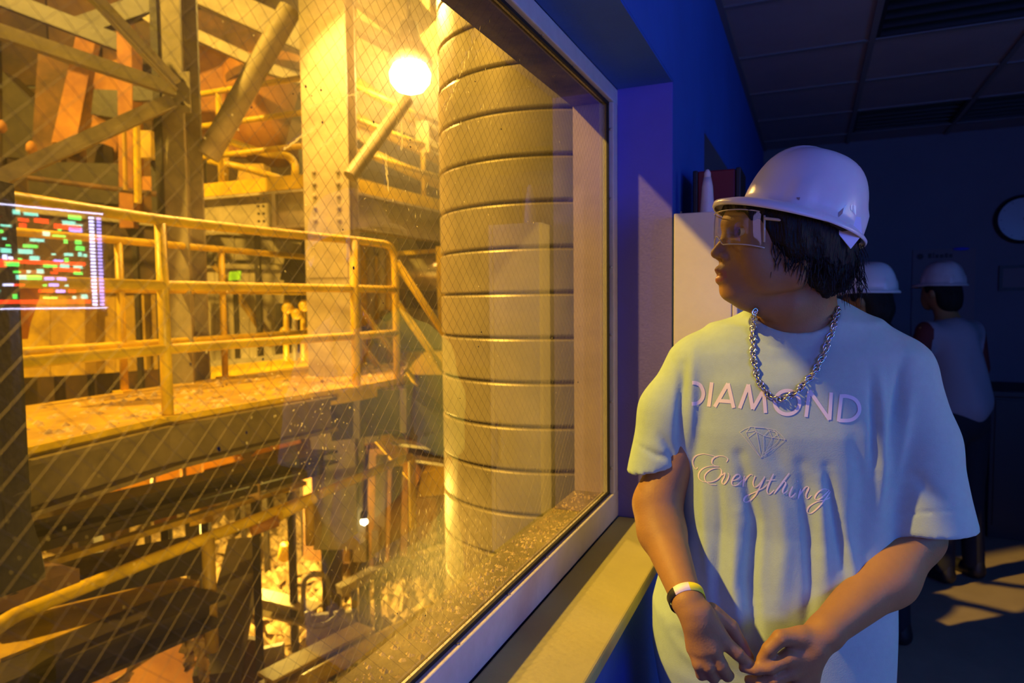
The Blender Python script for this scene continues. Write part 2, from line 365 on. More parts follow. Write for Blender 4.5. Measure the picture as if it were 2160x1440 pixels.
mr = nd('ShaderNodeMapRange'); mr.inputs[1].default_value = .35; mr.inputs[2].default_value = .8; mr.inputs[3].default_value = .004; mr.inputs[4].default_value = .030; L_(n1.outputs['Fac'], mr.inputs[0])
# a smear of dust low on the pane and fine bright splashes
GP = WX(930, 1195, XG); GO = (XG-.0015, (Y0+Y1)/2, CZ)
sub = nd('ShaderNodeVectorMath', operation='SUBTRACT'); sub.inputs[1].default_value = (GP.x-XF, GP.y-(Y0+Y1)/2, GP.z-CZ); L_(tc.outputs['Object'], sub.inputs[0])
scl = nd('ShaderNodeVectorMath', operation='MULTIPLY'); scl.inputs[1].default_value = (0, 4.2, 7.0); L_(sub.outputs[0], scl.inputs[0])
ln = nd('ShaderNodeVectorMath', operation='LENGTH'); L_(scl.outputs[0], ln.inputs[0])
n3 = nd('ShaderNodeTexNoise'); n3.inputs['Scale'].default_value = 90; n3.inputs['Detail'].default_value = 5; L_(tc.outputs['Object'], n3.inputs['Vector'])
sm = nd('ShaderNodeMapRange'); sm.inputs[1].default_value = 1.0; sm.inputs[2].default_value = 0.0; sm.inputs[3].default_value = 0; sm.inputs[4].default_value = .62; L_(ln.outputs['Value'], sm.inputs[0])
sp = nd('ShaderNodeMath', operation='MULTIPLY'); L_(sm.outputs[0], sp.inputs[0]); L_(n3.outputs['Fac'], sp.inputs[1])
n4 = nd('ShaderNodeTexNoise'); n4.inputs['Scale'].default_value = 260; n4.inputs['Detail'].default_value = 1; L_(tc.outputs['Object'], n4.inputs['Vector'])
n5 = nd('ShaderNodeTexNoise'); n5.inputs['Scale'].default_value = 7; L_(tc.outputs['Object'], n5.inputs['Vector'])
s4 = nd('ShaderNodeMapRange'); s4.inputs[1].default_value = .72; s4.inputs[2].default_value = .78; s4.inputs[4].default_value = .35; L_(n4.outputs['Fac'], s4.inputs[0])
s5 = nd('ShaderNodeMapRange'); s5.inputs[1].default_value = .5; s5.inputs[2].default_value = .62; L_(n5.outputs['Fac'], s5.inputs[0])
s6 = nd('ShaderNodeMath', operation='MULTIPLY'); L_(s4.outputs[0], s6.inputs[0]); L_(s5.outputs[0], s6.inputs[1])
GQ = WX(900, 330, XG); sub2 = nd('ShaderNodeVectorMath', operation='SUBTRACT'); sub2.inputs[1].default_value = (GQ.x-XF, GQ.y-(Y0+Y1)/2, GQ.z-CZ); L_(tc.outputs['Object'], sub2.inputs[0])
scl2 = nd('ShaderNodeVectorMath', operation='MULTIPLY'); scl2.inputs[1].default_value = (0, 1.5, 1.9); L_(sub2.outputs[0], scl2.inputs[0]); ln2 = nd('ShaderNodeVectorMath', operation='LENGTH'); L_(scl2.outputs[0], ln2.inputs[0])
sm2 = nd('ShaderNodeMapRange'); sm2.inputs[1].default_value = 1.0; sm2.inputs[2].default_value = 0.0; sm2.inputs[3].default_value = 0; sm2.inputs[4].default_value = .05; L_(ln2.outputs['Value'], sm2.inputs[0])
a0 = nd('ShaderNodeMath', operation='ADD'); L_(mr.outputs[0], a0.inputs[0]); L_(sm2.outputs[0], a0.inputs[1])
a1 = nd('ShaderNodeMath', operation='ADD'); L_(a0.outputs[0], a1.inputs[0]); L_(sp.outputs[0], a1.inputs[1])
a2 = nd('ShaderNodeMath', operation='ADD', use_clamp=True); L_(a1.outputs[0], a2.inputs[0]); L_(s6.outputs[0], a2.inputs[1])
m1 = nd('ShaderNodeMixShader'); L_(a2.outputs[0], m1.inputs[0]); L_(tr.outputs[0], m1.inputs[1]); L_(tl.outputs[0], m1.inputs[2])
m2 = nd('ShaderNodeMixShader'); L_(fm.outputs[0], m2.inputs[0]); L_(m1.outputs[0], m2.inputs[1]); L_(gls.outputs[0], m2.inputs[2]); L_(m2.outputs[0], out.inputs[0])
M['glass'] = gm
wd, ga, gc, gz0, gz1 = window(1, Y0, Y1, True)
window(2, S2, E2, False)
# wire mesh cast in the pane: diamonds of 26 mm
M['wire'] = mat('glass_wire', (0.18, 0.13, 0.06), 0.5, metal=.4)
wb = MB(); st = .0232; H = gz1-gz0; xw = XG-.0035
for sgn in (1, -1):
    k = ga-H-(.007 if sgn > 0 else 0)
    while k < gc+H:
        y0_, z0_, y1_, z1_ = k, (gz0 if sgn > 0 else gz1), k+H, (gz1 if sgn > 0 else gz0)
        t0 = max(0, (ga-y0_)/H); t1 = min(1, (gc-y0_)/H)
        if t1-t0 > .01 and y0_+(y1_-y0_)*t1 > -.15:
            pts = [(xw+.0004*sgn, y0_+(y1_-y0_)*t, z0_+(z1_-z0_)*t) for t in (t0, t1)]
            wb.tube(pts, .00019, 4, False)
        k += st
tag(wb.build('wire_mesh', M['wire'], wd), kind='stuff')
# splashes of black dirt stuck on the pane
for px, py, s in ((645,182,3),(677,190,3),(657,202,1.5),(680,258,2.5),(788,258,3),(866,310,2),(865,295,2),(676,184,1),(1057,272,2.4),(555,757,2.5),(462,947,5),(520,912,3),(402,768,2.5),(478,810,2),(746,565,4),(723,484,2),(1015,700,2.5),(1009,731,2.5),(1219,806,3),(838,1293,2.2),(897,1298,3.5),(530,226,2),(618,198,1.6),(1223,688,1.5),(808,639,1.5),(470,815,1.6),(970,840,1.8),(1002,172,2)):
    c = WX(px, py, XG); r = s*c.length/F*.42; n = 9
    ps = [(XG, c.y+1.3*r*math.cos(k*2*math.pi/n)*random.uniform(.6, 1.1), c.z+r*math.sin(k*2*math.pi/n)*random.uniform(.7, 1.5)) for k in range(n)]
    q = [(XG+.0012, c.y, c.z)]
    mk('dirt_speck', ps+q, [(i, (i+1) % n, n) for i in range(n)], M['dark'], wd)
# sill board with a rounded nose
sb = MB().box((XF, Y0, ZB-.028), (-.308, Y1-.0065, ZB)).build('sill_board', M['sill'], wd); bevel(sb, .006, 3)
sb2 = MB().box((XF, S2, ZB-.028), (-.308, E2-.0065, ZB)).build('sill_board', M['sill'], bpy.data.objects['window_2']); bevel(sb2, .006, 3)

# ---- tall white cabinet with the things on top
YC = 1.73
cb = thing('storage_cabinet', 'narrow tall white metal cabinet standing between the window recess and the young man', 'cabinet', (-.24, YC+.17, 0))
ZK = WY(1470, 447, YC).z; xl = WY(1420, 700, YC).x; xr = WY(1556, 640, YC).x
bevel(MB().box((xl, YC+.012, .05), (xr, YC+.40, ZK)).build('body', M['white'], cb), .004)
bevel(MB().box((xl+.001, YC, .07), (xr-.014, YC+.0115, ZK-.001)).build('door', M['white'], cb), .002)
bevel(MB().box((xr-.012, YC, .07), (xr, YC+.0115, ZK-.001)).build('side_stile', M['white'], cb), .002)
MB().box((xl+.01, YC+.03, 0), (xr-.01, YC+.38, .05)).build('plinth', M['black'], cb)
hd = MB().bar((xr-.03, YC-.012, 1.0), (xr-.03, YC-.012, 1.12), .008, .008); hd.box((xr-.034, YC-.012, 1.0), (xr-.026, YC, 1.008)); hd.box((xr-.034, YC-.012, 1.112), (xr-.026, YC, 1.12)); hd.build('handle', M['screw'], cb)
tp = WY(1488, 350, YC+.1); bs = ZK
cx = WY(1492, 443, YC+.1).x
cn = thing('nozzle_bottle', 'slim white tapered bottle standing upright in front of the red case on the cabinet', 'bottle', (cx, YC+.1, bs))
MB().lathe((cx, YC+.1, bs), [(.0175, 0), (.018, .004), (.0165, .03), (.0135, .075), (.0095, .098)], 24).build('bottle_body', M['white'], cn, True)
MB().lathe((cx, YC+.1, bs+.098), [(.0085, 0), (.008, .012), (.004, .02), (.0005, .0215)], 20).build('nozzle_cap', M['white'], cn, True)
tx = MB()
for k in range(4): tx.box((cx+.004, YC+.0835+.0012*k*.9, bs+.03+k*.014), (cx+.0105, YC+.0845+.0015*k, bs+.037+k*.014))
rc = thing('red_case', 'dark red box with black end caps lying on top of the white cabinet', 'case', (cx+.03, YC+.24, bs))
rz = WY(1500, 362, YC+.2).z; ra = WY(1464, 400, YC+.2).x; rb_ = WY(1566, 400, YC+.2).x
bevel(MB().box((ra+.012, YC+.18, bs), (rb_-.016, YC+.32, rz)).build('case_body', M['red'], rc), .004)
for xa in (ra, rb_-.015): bevel(MB().box((xa, YC+.175, bs), (xa+.013, YC+.325, rz+.002)).build('end_cap', M['black'], rc), .003)
kx = WY(1437, 440, YC+.05).x
tag(MB().lathe((kx, YC+.05, bs), [(.004, 0), (.0045, .003), (.002, .006), (.002, .010)], 10).build('metal_knob', M['screw'], smooth=True), 'tiny metal knob lying on the left end of the cabinet top', 'knob')

# ---- far wall: clock, poster, notice board
cc = WY(2158, 462, YF-.03); ck = thing('wall_clock', 'round wall clock with a black rim on the far wall at right', 'clock', (cc.x, YF, cc.z))
MB().lathe((cc.x, YF-.002, cc.z), [(.150, 0), (.155, .02), (.150, .035), (.135, .035)], 40, (0, -1, 0)).build('rim', M['black'], ck, True)
M['clockface'] = mat('clock_face', (.30, .30, .33), .3)
MB().lathe((cc.x, YF-.0375, cc.z), [(.134, 0), (.134, .002)], 40, (0, -1, 0)).build('face', M['clockface'], ck)
for ang, ln_ in ((2.2, .11), (.6, .075)): MB().bar((cc.x, YF-.043, cc.z), (cc.x+math.sin(ang)*ln_, YF-.043, cc.z+math.cos(ang)*ln_), .004, .008, (0, -1, 0)).build('hand', M['black'], ck)
for k in range(12):
    a = k*math.pi/6; MB().bar((cc.x+math.sin(a)*.112, YF-.0405, cc.z+math.cos(a)*.112), (cc.x+math.sin(a)*.126, YF-.0405, cc.z+math.cos(a)*.126), .002, .005, (0, -1, 0)).build('hour_mark', M['black'], ck)
M['paper'] = mat('grey_poster_paper', (.17, .15, .17), .7); M['ink'] = mat('poster_ink', (.01, .01, .012), .6); M['blueink'] = mat('blue_ink', (.03, .06, .8), .5)
a_, b_ = WY(1926, 527, YF-.02), WY(2056, 640, YF-.02); po = thing('wall_poster', 'grey poster with a black dot and small dark heading on the far wall', 'poster', ((a_.x+b_.x)/2, YF, b_.z))
MB().box((a_.x, YF-.012, b_.z-.3), (b_.x, YF-.003, a_.z)).build('sheet', M['paper'], po)
d0 = WY(1941, 541, YF-.014); MB().lathe((d0.x, YF-.0125, d0.z), [(.020, 0), (.020, .001)], 20, (0, -1, 0)).build('printed_dot', M['ink'], po)
tb = MB(); x = d0.x+.045
for k, (wd_, hh) in enumerate(((.022, .03), (.008, .034), (.02, .022), (.022, .022), (.018, .028), (.02, .022))):
    tb.box((x, YF-.0138, d0.z-.012), (x+wd_, YF-.0125, d0.z-.012+hh)); x += wd_+.006
tb.build('printed_heading', M['ink'], po)
e0 = WY(2028, 526, YF-.02); bl_ = MB().lathe((e0.x, YF-.004, e0.z+.004), [(.05, 0), (.045, .02), (.02, .03)], 20, (0, -1, 0)); 
for i, v in enumerate(bl_.v): bl_.v[i] = (v[0], v[1], e0.z+.004+(v[2]-e0.z-.004)*.22)
tag(bl_.build('blue_magnet', M['blueink'], smooth=True), 'small flat blue cap fixed over the top of the poster', 'magnet')
n0, n1_ = WY(2108, 560, YF-.02), WY(2175, 612, YF-.02); nb_ = thing('notice_board', 'dark framed notice board on the far wall at the right edge', 'notice board', ((n0.x+n1_.x)/2, YF, n1_.z))
MB().box((n0.x, YF-.02, n1_.z), (n1_.x, YF-.002, n0.z)).build('frame', M['black'], nb_); MB().box((n0.x+.02, YF-.022, n1_.z+.02), (n1_.x-.02, YF-.0202, n0.z-.02)).build('sheet', M['paper'], nb_)

# ---- low dark counter on the right, monitors on the console beside the camera
ct = thing('dark_counter', 'long low black counter against the far wall behind the people', 'counter', (1.9, 5.1, 0))
z1c = WY(2100, 822, YF-.5).z
bevel(MB().box((.95, YF-.55, z1c-.035), (2.6, YF-.01, z1c)).build('counter_top', M['black'], ct), .004)
MB().box((1.0, YF-.48, 0), (2.55, YF-.02, z1c-.036)).build('counter_body', M['black'], ct)
for k in range(3): MB().box((1.02+k*.51, YF-.492, .08), (1.5+k*.51, YF-.481, z1c-.06)).build('door', M['black'], ct)

def monitor(p0, p1, z0, z1, label, lit, name='wall_monitor'):
    # p0->p1 the lower edge of the screen, facing the window
    p0 = Vector((p0[0], p0[1], z0)); p1 = Vector((p1[0], p1[1], z0)); ax = (p1-p0); Wd = ax.length; ax.normalize(); nrm = Vector((ax.y, -ax.x, 0)); up = Vector((0, 0, 1)); Hh = z1-z0
    mt = thing(name, label, 'monitor', (p0+p1)/2)
    q = lambda s, t, d: p0+ax*(s*Wd)+up*(t*Hh)+nrm*d
    fb = MB(); fb.hexa([q(-.02, -.03, -.045), q(1.02, -.03, -.045), q(1.02, -.03, -.002), q(-.02, -.03, -.002), q(-.02, 1.03, -.045), q(1.02, 1.03, -.045), q(1.02, 1.03, -.002), q(-.02, 1.03, -.002)]); fb.build('casing', M['black'], mt)
    fb = MB().hexa([q(.4, -.6, -.06), q(.6, -.6, -.06), q(.6, -.6, -.048), q(.4, -.6, -.048), q(.4, .5, -.06), q(.6, .5, -.06), q(.6, .5, -.048), q(.4, .5, -.048)]); fb.build('bracket', M['black'], mt)
    mk('screen', [q(0, 0, 0), q(1, 0, 0), q(1, 1, 0), q(0, 1, 0)], [(0, 1, 2, 3)], M['scr_bg'], mt)
    cols = ['scr_red', 'scr_green', 'scr_cyan', 'scr_white', 'scr_violet']; V = []; Fc = []; mi = []
    def cell(s, t, ws, ht, c):
        n = len(V); V.extend([q(s, t, .001), q(s+ws, t, .001), q(s+ws, t+ht, .001), q(s, t+ht, .001)]); Fc.append((n, n+1, n+2, n+3)); mi.append(c)
    if lit:
        # s runs from the far end (0) to the near end (1); the table columns sit at the far end
        for k in range(26): cell(.02, .03+k*.036, .035, .022, 4); cell(.075, .03+k*.036, .04, .022, 3)
        cell(0, .985, 1, .012, 3); cell(0, 0, 1, .010, 3)
        R = random.Random(3)
        for t, hgt, c, s0, s1 in ((.055, .035, 0, .13, 1), (.44, .035, 0, .16, 1), (.80, .05, 0, .18, .38), (.84, .05, 0, .75, 1), (.375, .04, 0, .2, .4), (.40, .045, 0, .72, 1)): cell(s0, t, s1-s0, hgt, c)
        for row in range(14):
            t = .1+row*.062; s = .14+R.random()*.05
            while s < .97:
                wd2 = R.choice([.03, .05, .07, .1]); 
                if R.random() < .62: cell(s, t, wd2, R.choice([.02, .03, .045]), R.choice([1, 1, 2, 2, 4, 0, 3]))
                s += wd2+R.random()*.06
        mk('screen_graphics', V, Fc, None, mt, mats=[M[c] for c in cols], midx=mi)
    return mt
def em(name, col, s):
    m = mat(name, (0.02, .02, .02), .4, emit=col, estr=s); return m
M['scr_bg'] = em('screen_background', (.03, .02, .06), 1.0)
for n, c, s in (('scr_red', (1, .04, .01), 22), ('scr_green', (.1, 1, .12), 17), ('scr_cyan', (.25, .9, .7), 15), ('scr_white', (.62, .62, 1), 30), ('scr_violet', (.35, .30, 1), 24)): M[n] = em(n, c, s)
def mirror(px, py, t):                                # where a reflection seen at a pixel stands in the room
    v = ray(px, py); v = v/v.dot(_fh); tg = XG/v.x; h = CAM+v*tg; return Vector((h.x-v.x*(t-tg), h.y+v.y*(t-tg), CZ+v.z*t))
A = mirror(218, 450, 2.25); B = mirror(0, 420, 2.0); A2 = mirror(205, 650, 2.25)
dB = (B-A); Bn = A+dB*1.35
monitor((A.x, A.y), (Bn.x, Bn.y), A2.z, A.z, 'wide control monitor full of red and green bars, mirrored at left in the window', True)
st_ = thing('monitor_stand', 'dark steel post carrying the wide control monitor', 'stand', ((A.x+Bn.x)/2+.07, (A.y+Bn.y)/2, 0))
mc = Vector(((A.x+Bn.x)/2+.085, (A.y+Bn.y)/2, 0)); MB().box((mc.x-.02, mc.y-.03, 0), (mc.x+.02, mc.y+.03, A2.z+.1)).build('post', M['black'], st_); MB().box((mc.x-.15, mc.y-.2, 0), (mc.x+.15, mc.y+.2, .02)).build('foot', M['black'], st_)

# two low chairs behind the young man, by the second window
def office_chair(label, x, y, yaw):
    t = thing('office_chair', label, 'chair', (x, y, 0), 'chairs by the second window'); cy, sy = math.cos(yaw), math.sin(yaw)
    q = lambda a, b2, z: Vector((x+a*cy-b2*sy, y+a*sy+b2*cy, z))
    MB().tube([q(0, 0, .40), q(0, 0, .445)], .20, 24).build('seat', M['black'], t, True, fa=40)
    pts = [(.17*math.cos(k*math.pi/10), .62+.17+.17*math.sin(k*math.pi/10)) for k in range(20)]
    m = MB(); m.add([q(a, .20, z) for a, z in pts]+[q(a, .235, z) for a, z in pts], [tuple(range(19, -1, -1)), tuple(range(20, 40))]+[(k, (k+1) % 20, (k+1) % 20+20, k+20) for k in range(20)]); m.build('backrest', M['black'], t)
    MB().tube([q(0, .1, .39), q(0, .25, .45), q(0, .25, .75)], .014, 8).build('back_strut', M['black'], t, True)
    MB().tube([q(0, 0, .08), q(0, 0, .40)], .022, 12).build('column', M['black'], t, True)
    for k in range(5): a = k*2*math.pi/5; MB().tube([q(0, 0, .09), q(.24*math.cos(a), .24*math.sin(a), .045)], .014, 8).build('leg', M['black'], t, True); MB().tube([q(.24*math.cos(a), .24*math.sin(a)-.012, .026), q(.24*math.cos(a), .24*math.sin(a)+.012, .026)], .025, 12).build('castor', M['black'], t, True)
office_chair('round-backed black office chair behind the young man, nearer the window', .05, 3.05, 1.45)
office_chair('round-backed black office chair behind the young man, further back', .12, 3.72, 1.75)

lc_ = MB(); R6 = random.Random(4)
for k in range(700):                                  # slag dust caught on the outer ledge
    y = R6.uniform(.1, Y1-.06); x = R6.uniform(XO+.004, -.512); r = R6.uniform(.0015, .007); z = CZ-HF
    lc_.add([(x+r*math.cos(a)*R6.uniform(.6, 1.2), y+r*math.sin(a)*R6.uniform(.6, 1.2), z) for a in (0, 1.3, 2.5, 3.8, 5)]+[(x, y, z+r*R6.uniform(.4, 1))], [(0, 1, 5), (1, 2, 5), (2, 3, 5), (3, 4, 5), (4, 0, 5)])
tag(lc_.build('ledge_dust', M['rubble'], wl), kind='stuff')

# streaks and bright dust flecks on the pane
fm_ = bpy.data.materials.new('pane_dust'); fm_.use_nodes = True; q_ = fm_.node_tree; q_.nodes.clear()
o1 = q_.nodes.new('ShaderNodeOutputMaterial'); t1_ = q_.nodes.new('ShaderNodeBsdfTranslucent'); t1_.inputs[0].default_value = (1, .9, .75, 1); t2_ = q_.nodes.new('ShaderNodeBsdfTransparent'); x1 = q_.nodes.new('ShaderNodeMixShader')
q_.links.new(t2_.outputs[0], x1.inputs[1]); q_.links.new(t1_.outputs[0], x1.inputs[2]); q_.links.new(x1.outputs[0], o1.inputs[0]); x1.inputs[0].default_value = .5
M['fleck'] = fm_
fk = MB(); R8 = random.Random(12)
def fleck(px, py, l, w_, ang):
    c = WX(px, py, XG); k = c.length/F*.75; c.x = XG+.0008; dy, dz = math.cos(ang), math.sin(ang)
    if not (ga+.01 < c.y < gc-.01 and gz0+.01 < c.z < gz1-.01): return
    a = Vector((0, dy, dz))*l*k; b2 = Vector((0, -dz, dy))*w_*k; fk.add([c-a, c+b2, c+a, c-b2], [(0, 1, 2, 3)])
for k in range(150): fleck(R8.gauss(900, 75), R8.gauss(190, 110), R8.uniform(1, 5), R8.uniform(.4, 1.1), R8.uniform(1.0, 2.2))
for k in range(160): fleck(R8.uniform(430, 1250), R8.uniform(20, 1150), R8.uniform(.8, 2.5), R8.uniform(.5, 1.2), R8.uniform(0, 3.1))
for k in range(520): fleck(R8.gauss(935, 75), R8.gauss(1200, 55), R8.uniform(1.5, 7), R8.uniform(.4, 1.3), R8.uniform(1.0, 2.0))
for k in range(60): fleck(R8.gauss(660, 50), R8.gauss(900, 70), R8.uniform(1, 3), R8.uniform(.5, 1.4), R8.uniform(0, 3))
for x0, y0, x1_, y1_, n in ((846, 262, 846, 312, 16), (650, 226, 775, 190, 26), (682, 306, 716, 282, 10), (600, 312, 662, 270, 14), (812, 330, 818, 400, 12), (940, 230, 1010, 60, 18)):
    for k in range(n): u = k/(n-1); fleck(x0+(x1_-x0)*u+R8.uniform(-2, 2), y0+(y1_-y0)*u+R8.uniform(-2, 2), R8.uniform(3, 7), R8.uniform(.8, 2.2), math.atan2(-(y1_-y0), (x1_-x0)*.9)+R8.uniform(-.2, .2))
tag(fk.build('dust_flecks', M['fleck'], wd), kind='stuff')
# ================================================================ THE MILL BEYOND THE GLASS
def beam(name, label, a, b, w, h, m, kind='bar', cat='beam', group=None, t=.02, up=(0, 0, 1), n=12):
    mb = MB()
    if kind == 'bar': mb.bar(a, b, w, h, up)
    elif kind == 'h': mb.hbeam(a, b, w, h, t, up)
    else: mb.tube([a, b], w/2, n)
    o = mb.build(name, M[m], smooth=(kind == 'tube'), fa=40 if kind == 'tube' else None); return tag(o, label, cat, group)
def bolts(parent, pts, nrm, r=.014, m='dsteel'):
    for p in pts: MB().lathe(p, [(r, 0), (r, .012), (r*.6, .016)], 6, nrm).build('bolt', M[m], parent)
cdir = -_fh                                          # towards the control room

# -- insulated duct: stacked jacket bands
D0 = 3.55; dc = W(1166, 640, D0); dr = .575
du = thing('insulated_duct', 'huge vertical round metal duct banded by horizontal seams just outside the window', 'duct', (dc.x, dc.y, CZ-4))
hb = .198; z = CZ+.045-hb*18
MB().lathe((dc.x, dc.y, z), [(dr-.02, 0), (dr-.02, hb*34)], 72).build('inner_shell', M['dsteel'], du, True, fa=40)
while z < CZ+hb*14:
    MB().lathe((dc.x, dc.y, z), [(dr-.012, .0), (dr-.002, .004), (dr, .010), (dr, hb-.020), (dr-.003, hb-.014), (dr-.012, hb-.011)], 96).build('jacket_band', M['duct'], du, True, fa=12); z += hb

# -- nearest walkway: deck, near rail, far rail, stair
hd_, ht = -.555, .42
def rail(name, label, cols, posts, hs, base, r=.024, m='yellow', group=None, pr=.024, bend=None):
    cols = [WD(px, 0, d) for px, d in cols]
    t = thing(name, label, 'railing', (cols[0].x, cols[0].y, CZ+base), group)
    for i, h in enumerate(hs):
        pts = [Vector((p.x, p.y, CZ+h)) for p in cols]
        if i == 0 and bend: pts.append(Vector((pts[-1].x, pts[-1].y, CZ+base))); pts = arc(pts, bend)
        MB().tube(pts, r, 12).build('top_rail' if i == 0 else 'mid_rail', M[m], t, True)
    for px, d in posts:
        p = WD(px, 0, d); MB().tube([Vector((p.x, p.y, CZ+base)), Vector((p.x, p.y, CZ+hs[0]))], pr, 12).build('post', M[m], t, True)
        MB().box((p.x-.05, p.y-.05, CZ+base), (p.x+.05, p.y+.05, CZ+base+.012)).build('base_plate', M[m], t)
    return t
near = [(-60, 2.42), (10, 2.6), (345, 3.38), (560, 3.95), (690, 4.36), (760, 4.6), (835, 5.0)]
t = rail('walkway_railing', 'nearest yellow pipe railing with a rounded end, running across the window', near, [(345, 3.38), (748, 4.55)], (ht, .10, -.215), hd_, .026, bend=.14, pr=.028)
pl = [WD(px, 0, d) for px, d in near]
tb = MB()
for a, b2 in zip(pl[:-1], pl[1:]): tb.bar(Vector((a.x, a.y, CZ+hd_-.045))-_fh*.0, Vector((b2.x, b2.y, CZ+hd_-.045)), .012, .10)
tb.build('toe_board', M['yellow'], t)
far = [(-20, 3.7), (220, 4.29), (450, 5.1), (690, 6.4)]
rail('walkway_railing', 'second yellow pipe railing on the far side of the walkway, ending before the big column', far, [(255, 4.4), (470, 5.2), (660, 6.2)], (ht, .107, -.25), hd_, .024)
dk = thing('walkway_deck', 'debris-strewn walkway deck between the two nearest yellow railings', 'walkway', (pl[0].x, pl[0].y, CZ+hd_))
fp = [WD(px, 0, d) for px, d in [(-60, 3.6), (10, 3.75), (345, 4.75), (560, 5.7), (690, 6.4), (760, 6.9), (880, 7.4)]]
for i in range(6):
    a, b2, c2, d2 = pl[i], pl[i+1], fp[i+1], fp[i]
    q = [(p.x, p.y, CZ+hd_-.03) for p in (a, b2, c2, d2)]+[(p.x, p.y, CZ+hd_) for p in (a, b2, c2, d2)]; MB().hexa(q).build('deck_plate', M['yellowd'], dk)
gr = MB()
for a, b2 in zip(pl[:-3], pl[1:-2]): gr.hbeam((a.x, a.y, CZ+hd_-.145), (b2.x, b2.y, CZ+hd_-.145), .14, .22)
gr.build('edge_girder', M['olive'], dk)
rb = MB()                                            # crumbs of slag on the deck
for k in range(520):
    i = random.randrange(6); s, u = random.random(), .02+.93*random.random(); p = (pl[i]*(1-s)+pl[i+1]*s)*(1-u)+(fp[i]*(1-s)+fp[i+1]*s)*u
    r = random.uniform(.008, .034); z = CZ+hd_
    rb.add([(p.x+r*math.cos(a)*random.uniform(.6, 1.2), p.y+r*math.sin(a)*random.uniform(.6, 1.2), z) for a in (0, 1.3, 2.5, 3.8, 5)]+[(p.x, p.y, z+r*random.uniform(.3, .9))], [(0, 1, 5), (1, 2, 5), (2, 3, 5), (3, 4, 5), (4, 0, 5)])
tag(rb.build('slag_crumbs', M['rubble'], dk), kind='stuff')
# stair going down behind the duct
sa = WD(838, 0, 5.0); sbv = WD(1010, 0, 5.9); sd = (sbv-sa)
st = thing('steel_stair', 'yellow stair with pipe handrails going down behind the duct', 'stair', (sa.x, sa.y, CZ+hd_))
off = Vector((-sd.y, sd.x, 0)).normalized()*.7
for o_ in (Vector((0, 0, 0)), off):
    for h, nm in ((.30, 'handrail'), (.0, 'knee_rail')): MB().tube([Vector((sa.x, sa.y, CZ+h))+o_, Vector((sbv.x, sbv.y, CZ+h-1.05))+o_], .026, 12).build(nm, M['yellow'], st, True)
    MB().bar(Vector((sa.x, sa.y, CZ+hd_-.03))+o_, Vector((sbv.x, sbv.y, CZ+hd_-1.08))+o_, .02, .16).build('stringer', M['yellow'], st)
for k in range(5):
    a = sa+sd*(k+.5)/5.5; z = CZ+hd_-.05-1.0*(k+.5)/5.5; MB().hexa([Vector((a.x, a.y, z))+v for v in (Vector((0, 0, 0)), sd*.13, sd*.13+off, off)]+[Vector((a.x, a.y, z+.025))+v for v in (Vector((0, 0, 0)), sd*.13, sd*.13+off, off)]).build('tread', M['steel'], st)

# -- columns and braces
def column(label, px, d, w, dpt, m, z0, z1, up=None, name='steel_column'):
    p = WD(px, 0, d); t = thing(name, label, 'column', (p.x, p.y, z0)); c = Vector((p.x, p.y, 0)); z0 = Vector((0, 0, z0)); z1 = Vector((0, 0, z1))
    for k in (-1, 1): MB().bar(c+_fh*k*dpt/2+z0, c+_fh*k*dpt/2+z1, w, .025, _fh).build('flange', M[m], t)
    MB().bar(c+z0, c+z1, .02, dpt-.03, _fh).build('web', M[m], t)
    return t, c
tA, cA = column('broad pale steel column standing in front of the upper platform, full height', 706, 5.35, .34, .3, 'pale', CZ-1.9, CZ+3.6)
pf = cA-_fh*.163
bolts(tA, [pf+_r*sx*.09+Vector((0, 0, CZ+h)) for sx in (-1, 1) for h in (.99, .9, .81, .72, .63)], cdir, .016, 'steel')
MB().bar(pf+_r*.0+Vector((0, 0, CZ+.2)), pf+Vector((0, 0, CZ+.5)), .3, .012, _fh).build('splice_plate', M['pale'], tA)
tB, cB = column('grey steel column where the diagonal braces meet, left of the upper platform', 392, 5.0, .20, .26, 'steel', CZ-.9, CZ+3.2)
MB().bar(cB-_r*.075-_fh*.15+Vector((0, 0, CZ+.3)), cB-_r*.075-_fh*.15+Vector((0, 0, CZ+3)), .05, .02, _fh).build('dark_strip', M['dsteel'], tB)
gp = W(362, 195, 4.86)
MB().bar(gp-Vector((0, 0, .14)), gp+Vector((0, 0, .14)), .26, .016, _fh).build('gusset_plate', M['steel'], tB)
bolts(tB, [gp-_fh*.01+_r*a+Vector((0, 0, b2)) for a in (-.08, 0, .08) for b2 in (-.08, .08)], cdir, .013)
for lab, a, b2, w_ in (('upper right grey diagonal brace rising from the gusset to the top left', W(372, 178, 4.8), W(168, -40, 4.5), .085),
                      ('long grey diagonal brace from the left edge down to the gusset', W(370, 188, 4.82), W(-60, 45, 4.3), .09),
                      ('grey diagonal brace rising from the left edge up to the gusset', W(365, 212, 4.82), W(-40, 392, 4.2), .10)):
    o = thing('diagonal_brace', lab, 'brace', (a+b2)/2); MB().bar(a, b2, .012, w_).build('angle_leg', M['steel'], o); MB().bar(a-Vector((0, 0, w_/2)), b2-Vector((0, 0, w_/2)), w_*.9, .012).build('angle_foot', M['steel'], o)
p = W(18, 860, 2.3); dcx = thing('dark_column', 'near black steel column with crusted dirt at its foot, at the left edge', 'column', (p.x, p.y, CZ-.95))
q = Vector((p.x, p.y, 0))-_r*.07
MB().bar(q+Vector((0, 0, CZ-.95)), q+Vector((0, 0, CZ+.42)), .17, .12, _fh).build('shaft', M['soot'], dcx)
cr = MB(); b0 = q+Vector((0, 0, CZ-.95))
cr.lathe(b0, [(.14, 0), (.125, .1), (.11, .22), (.10, .32), (.06, .34)], 14)
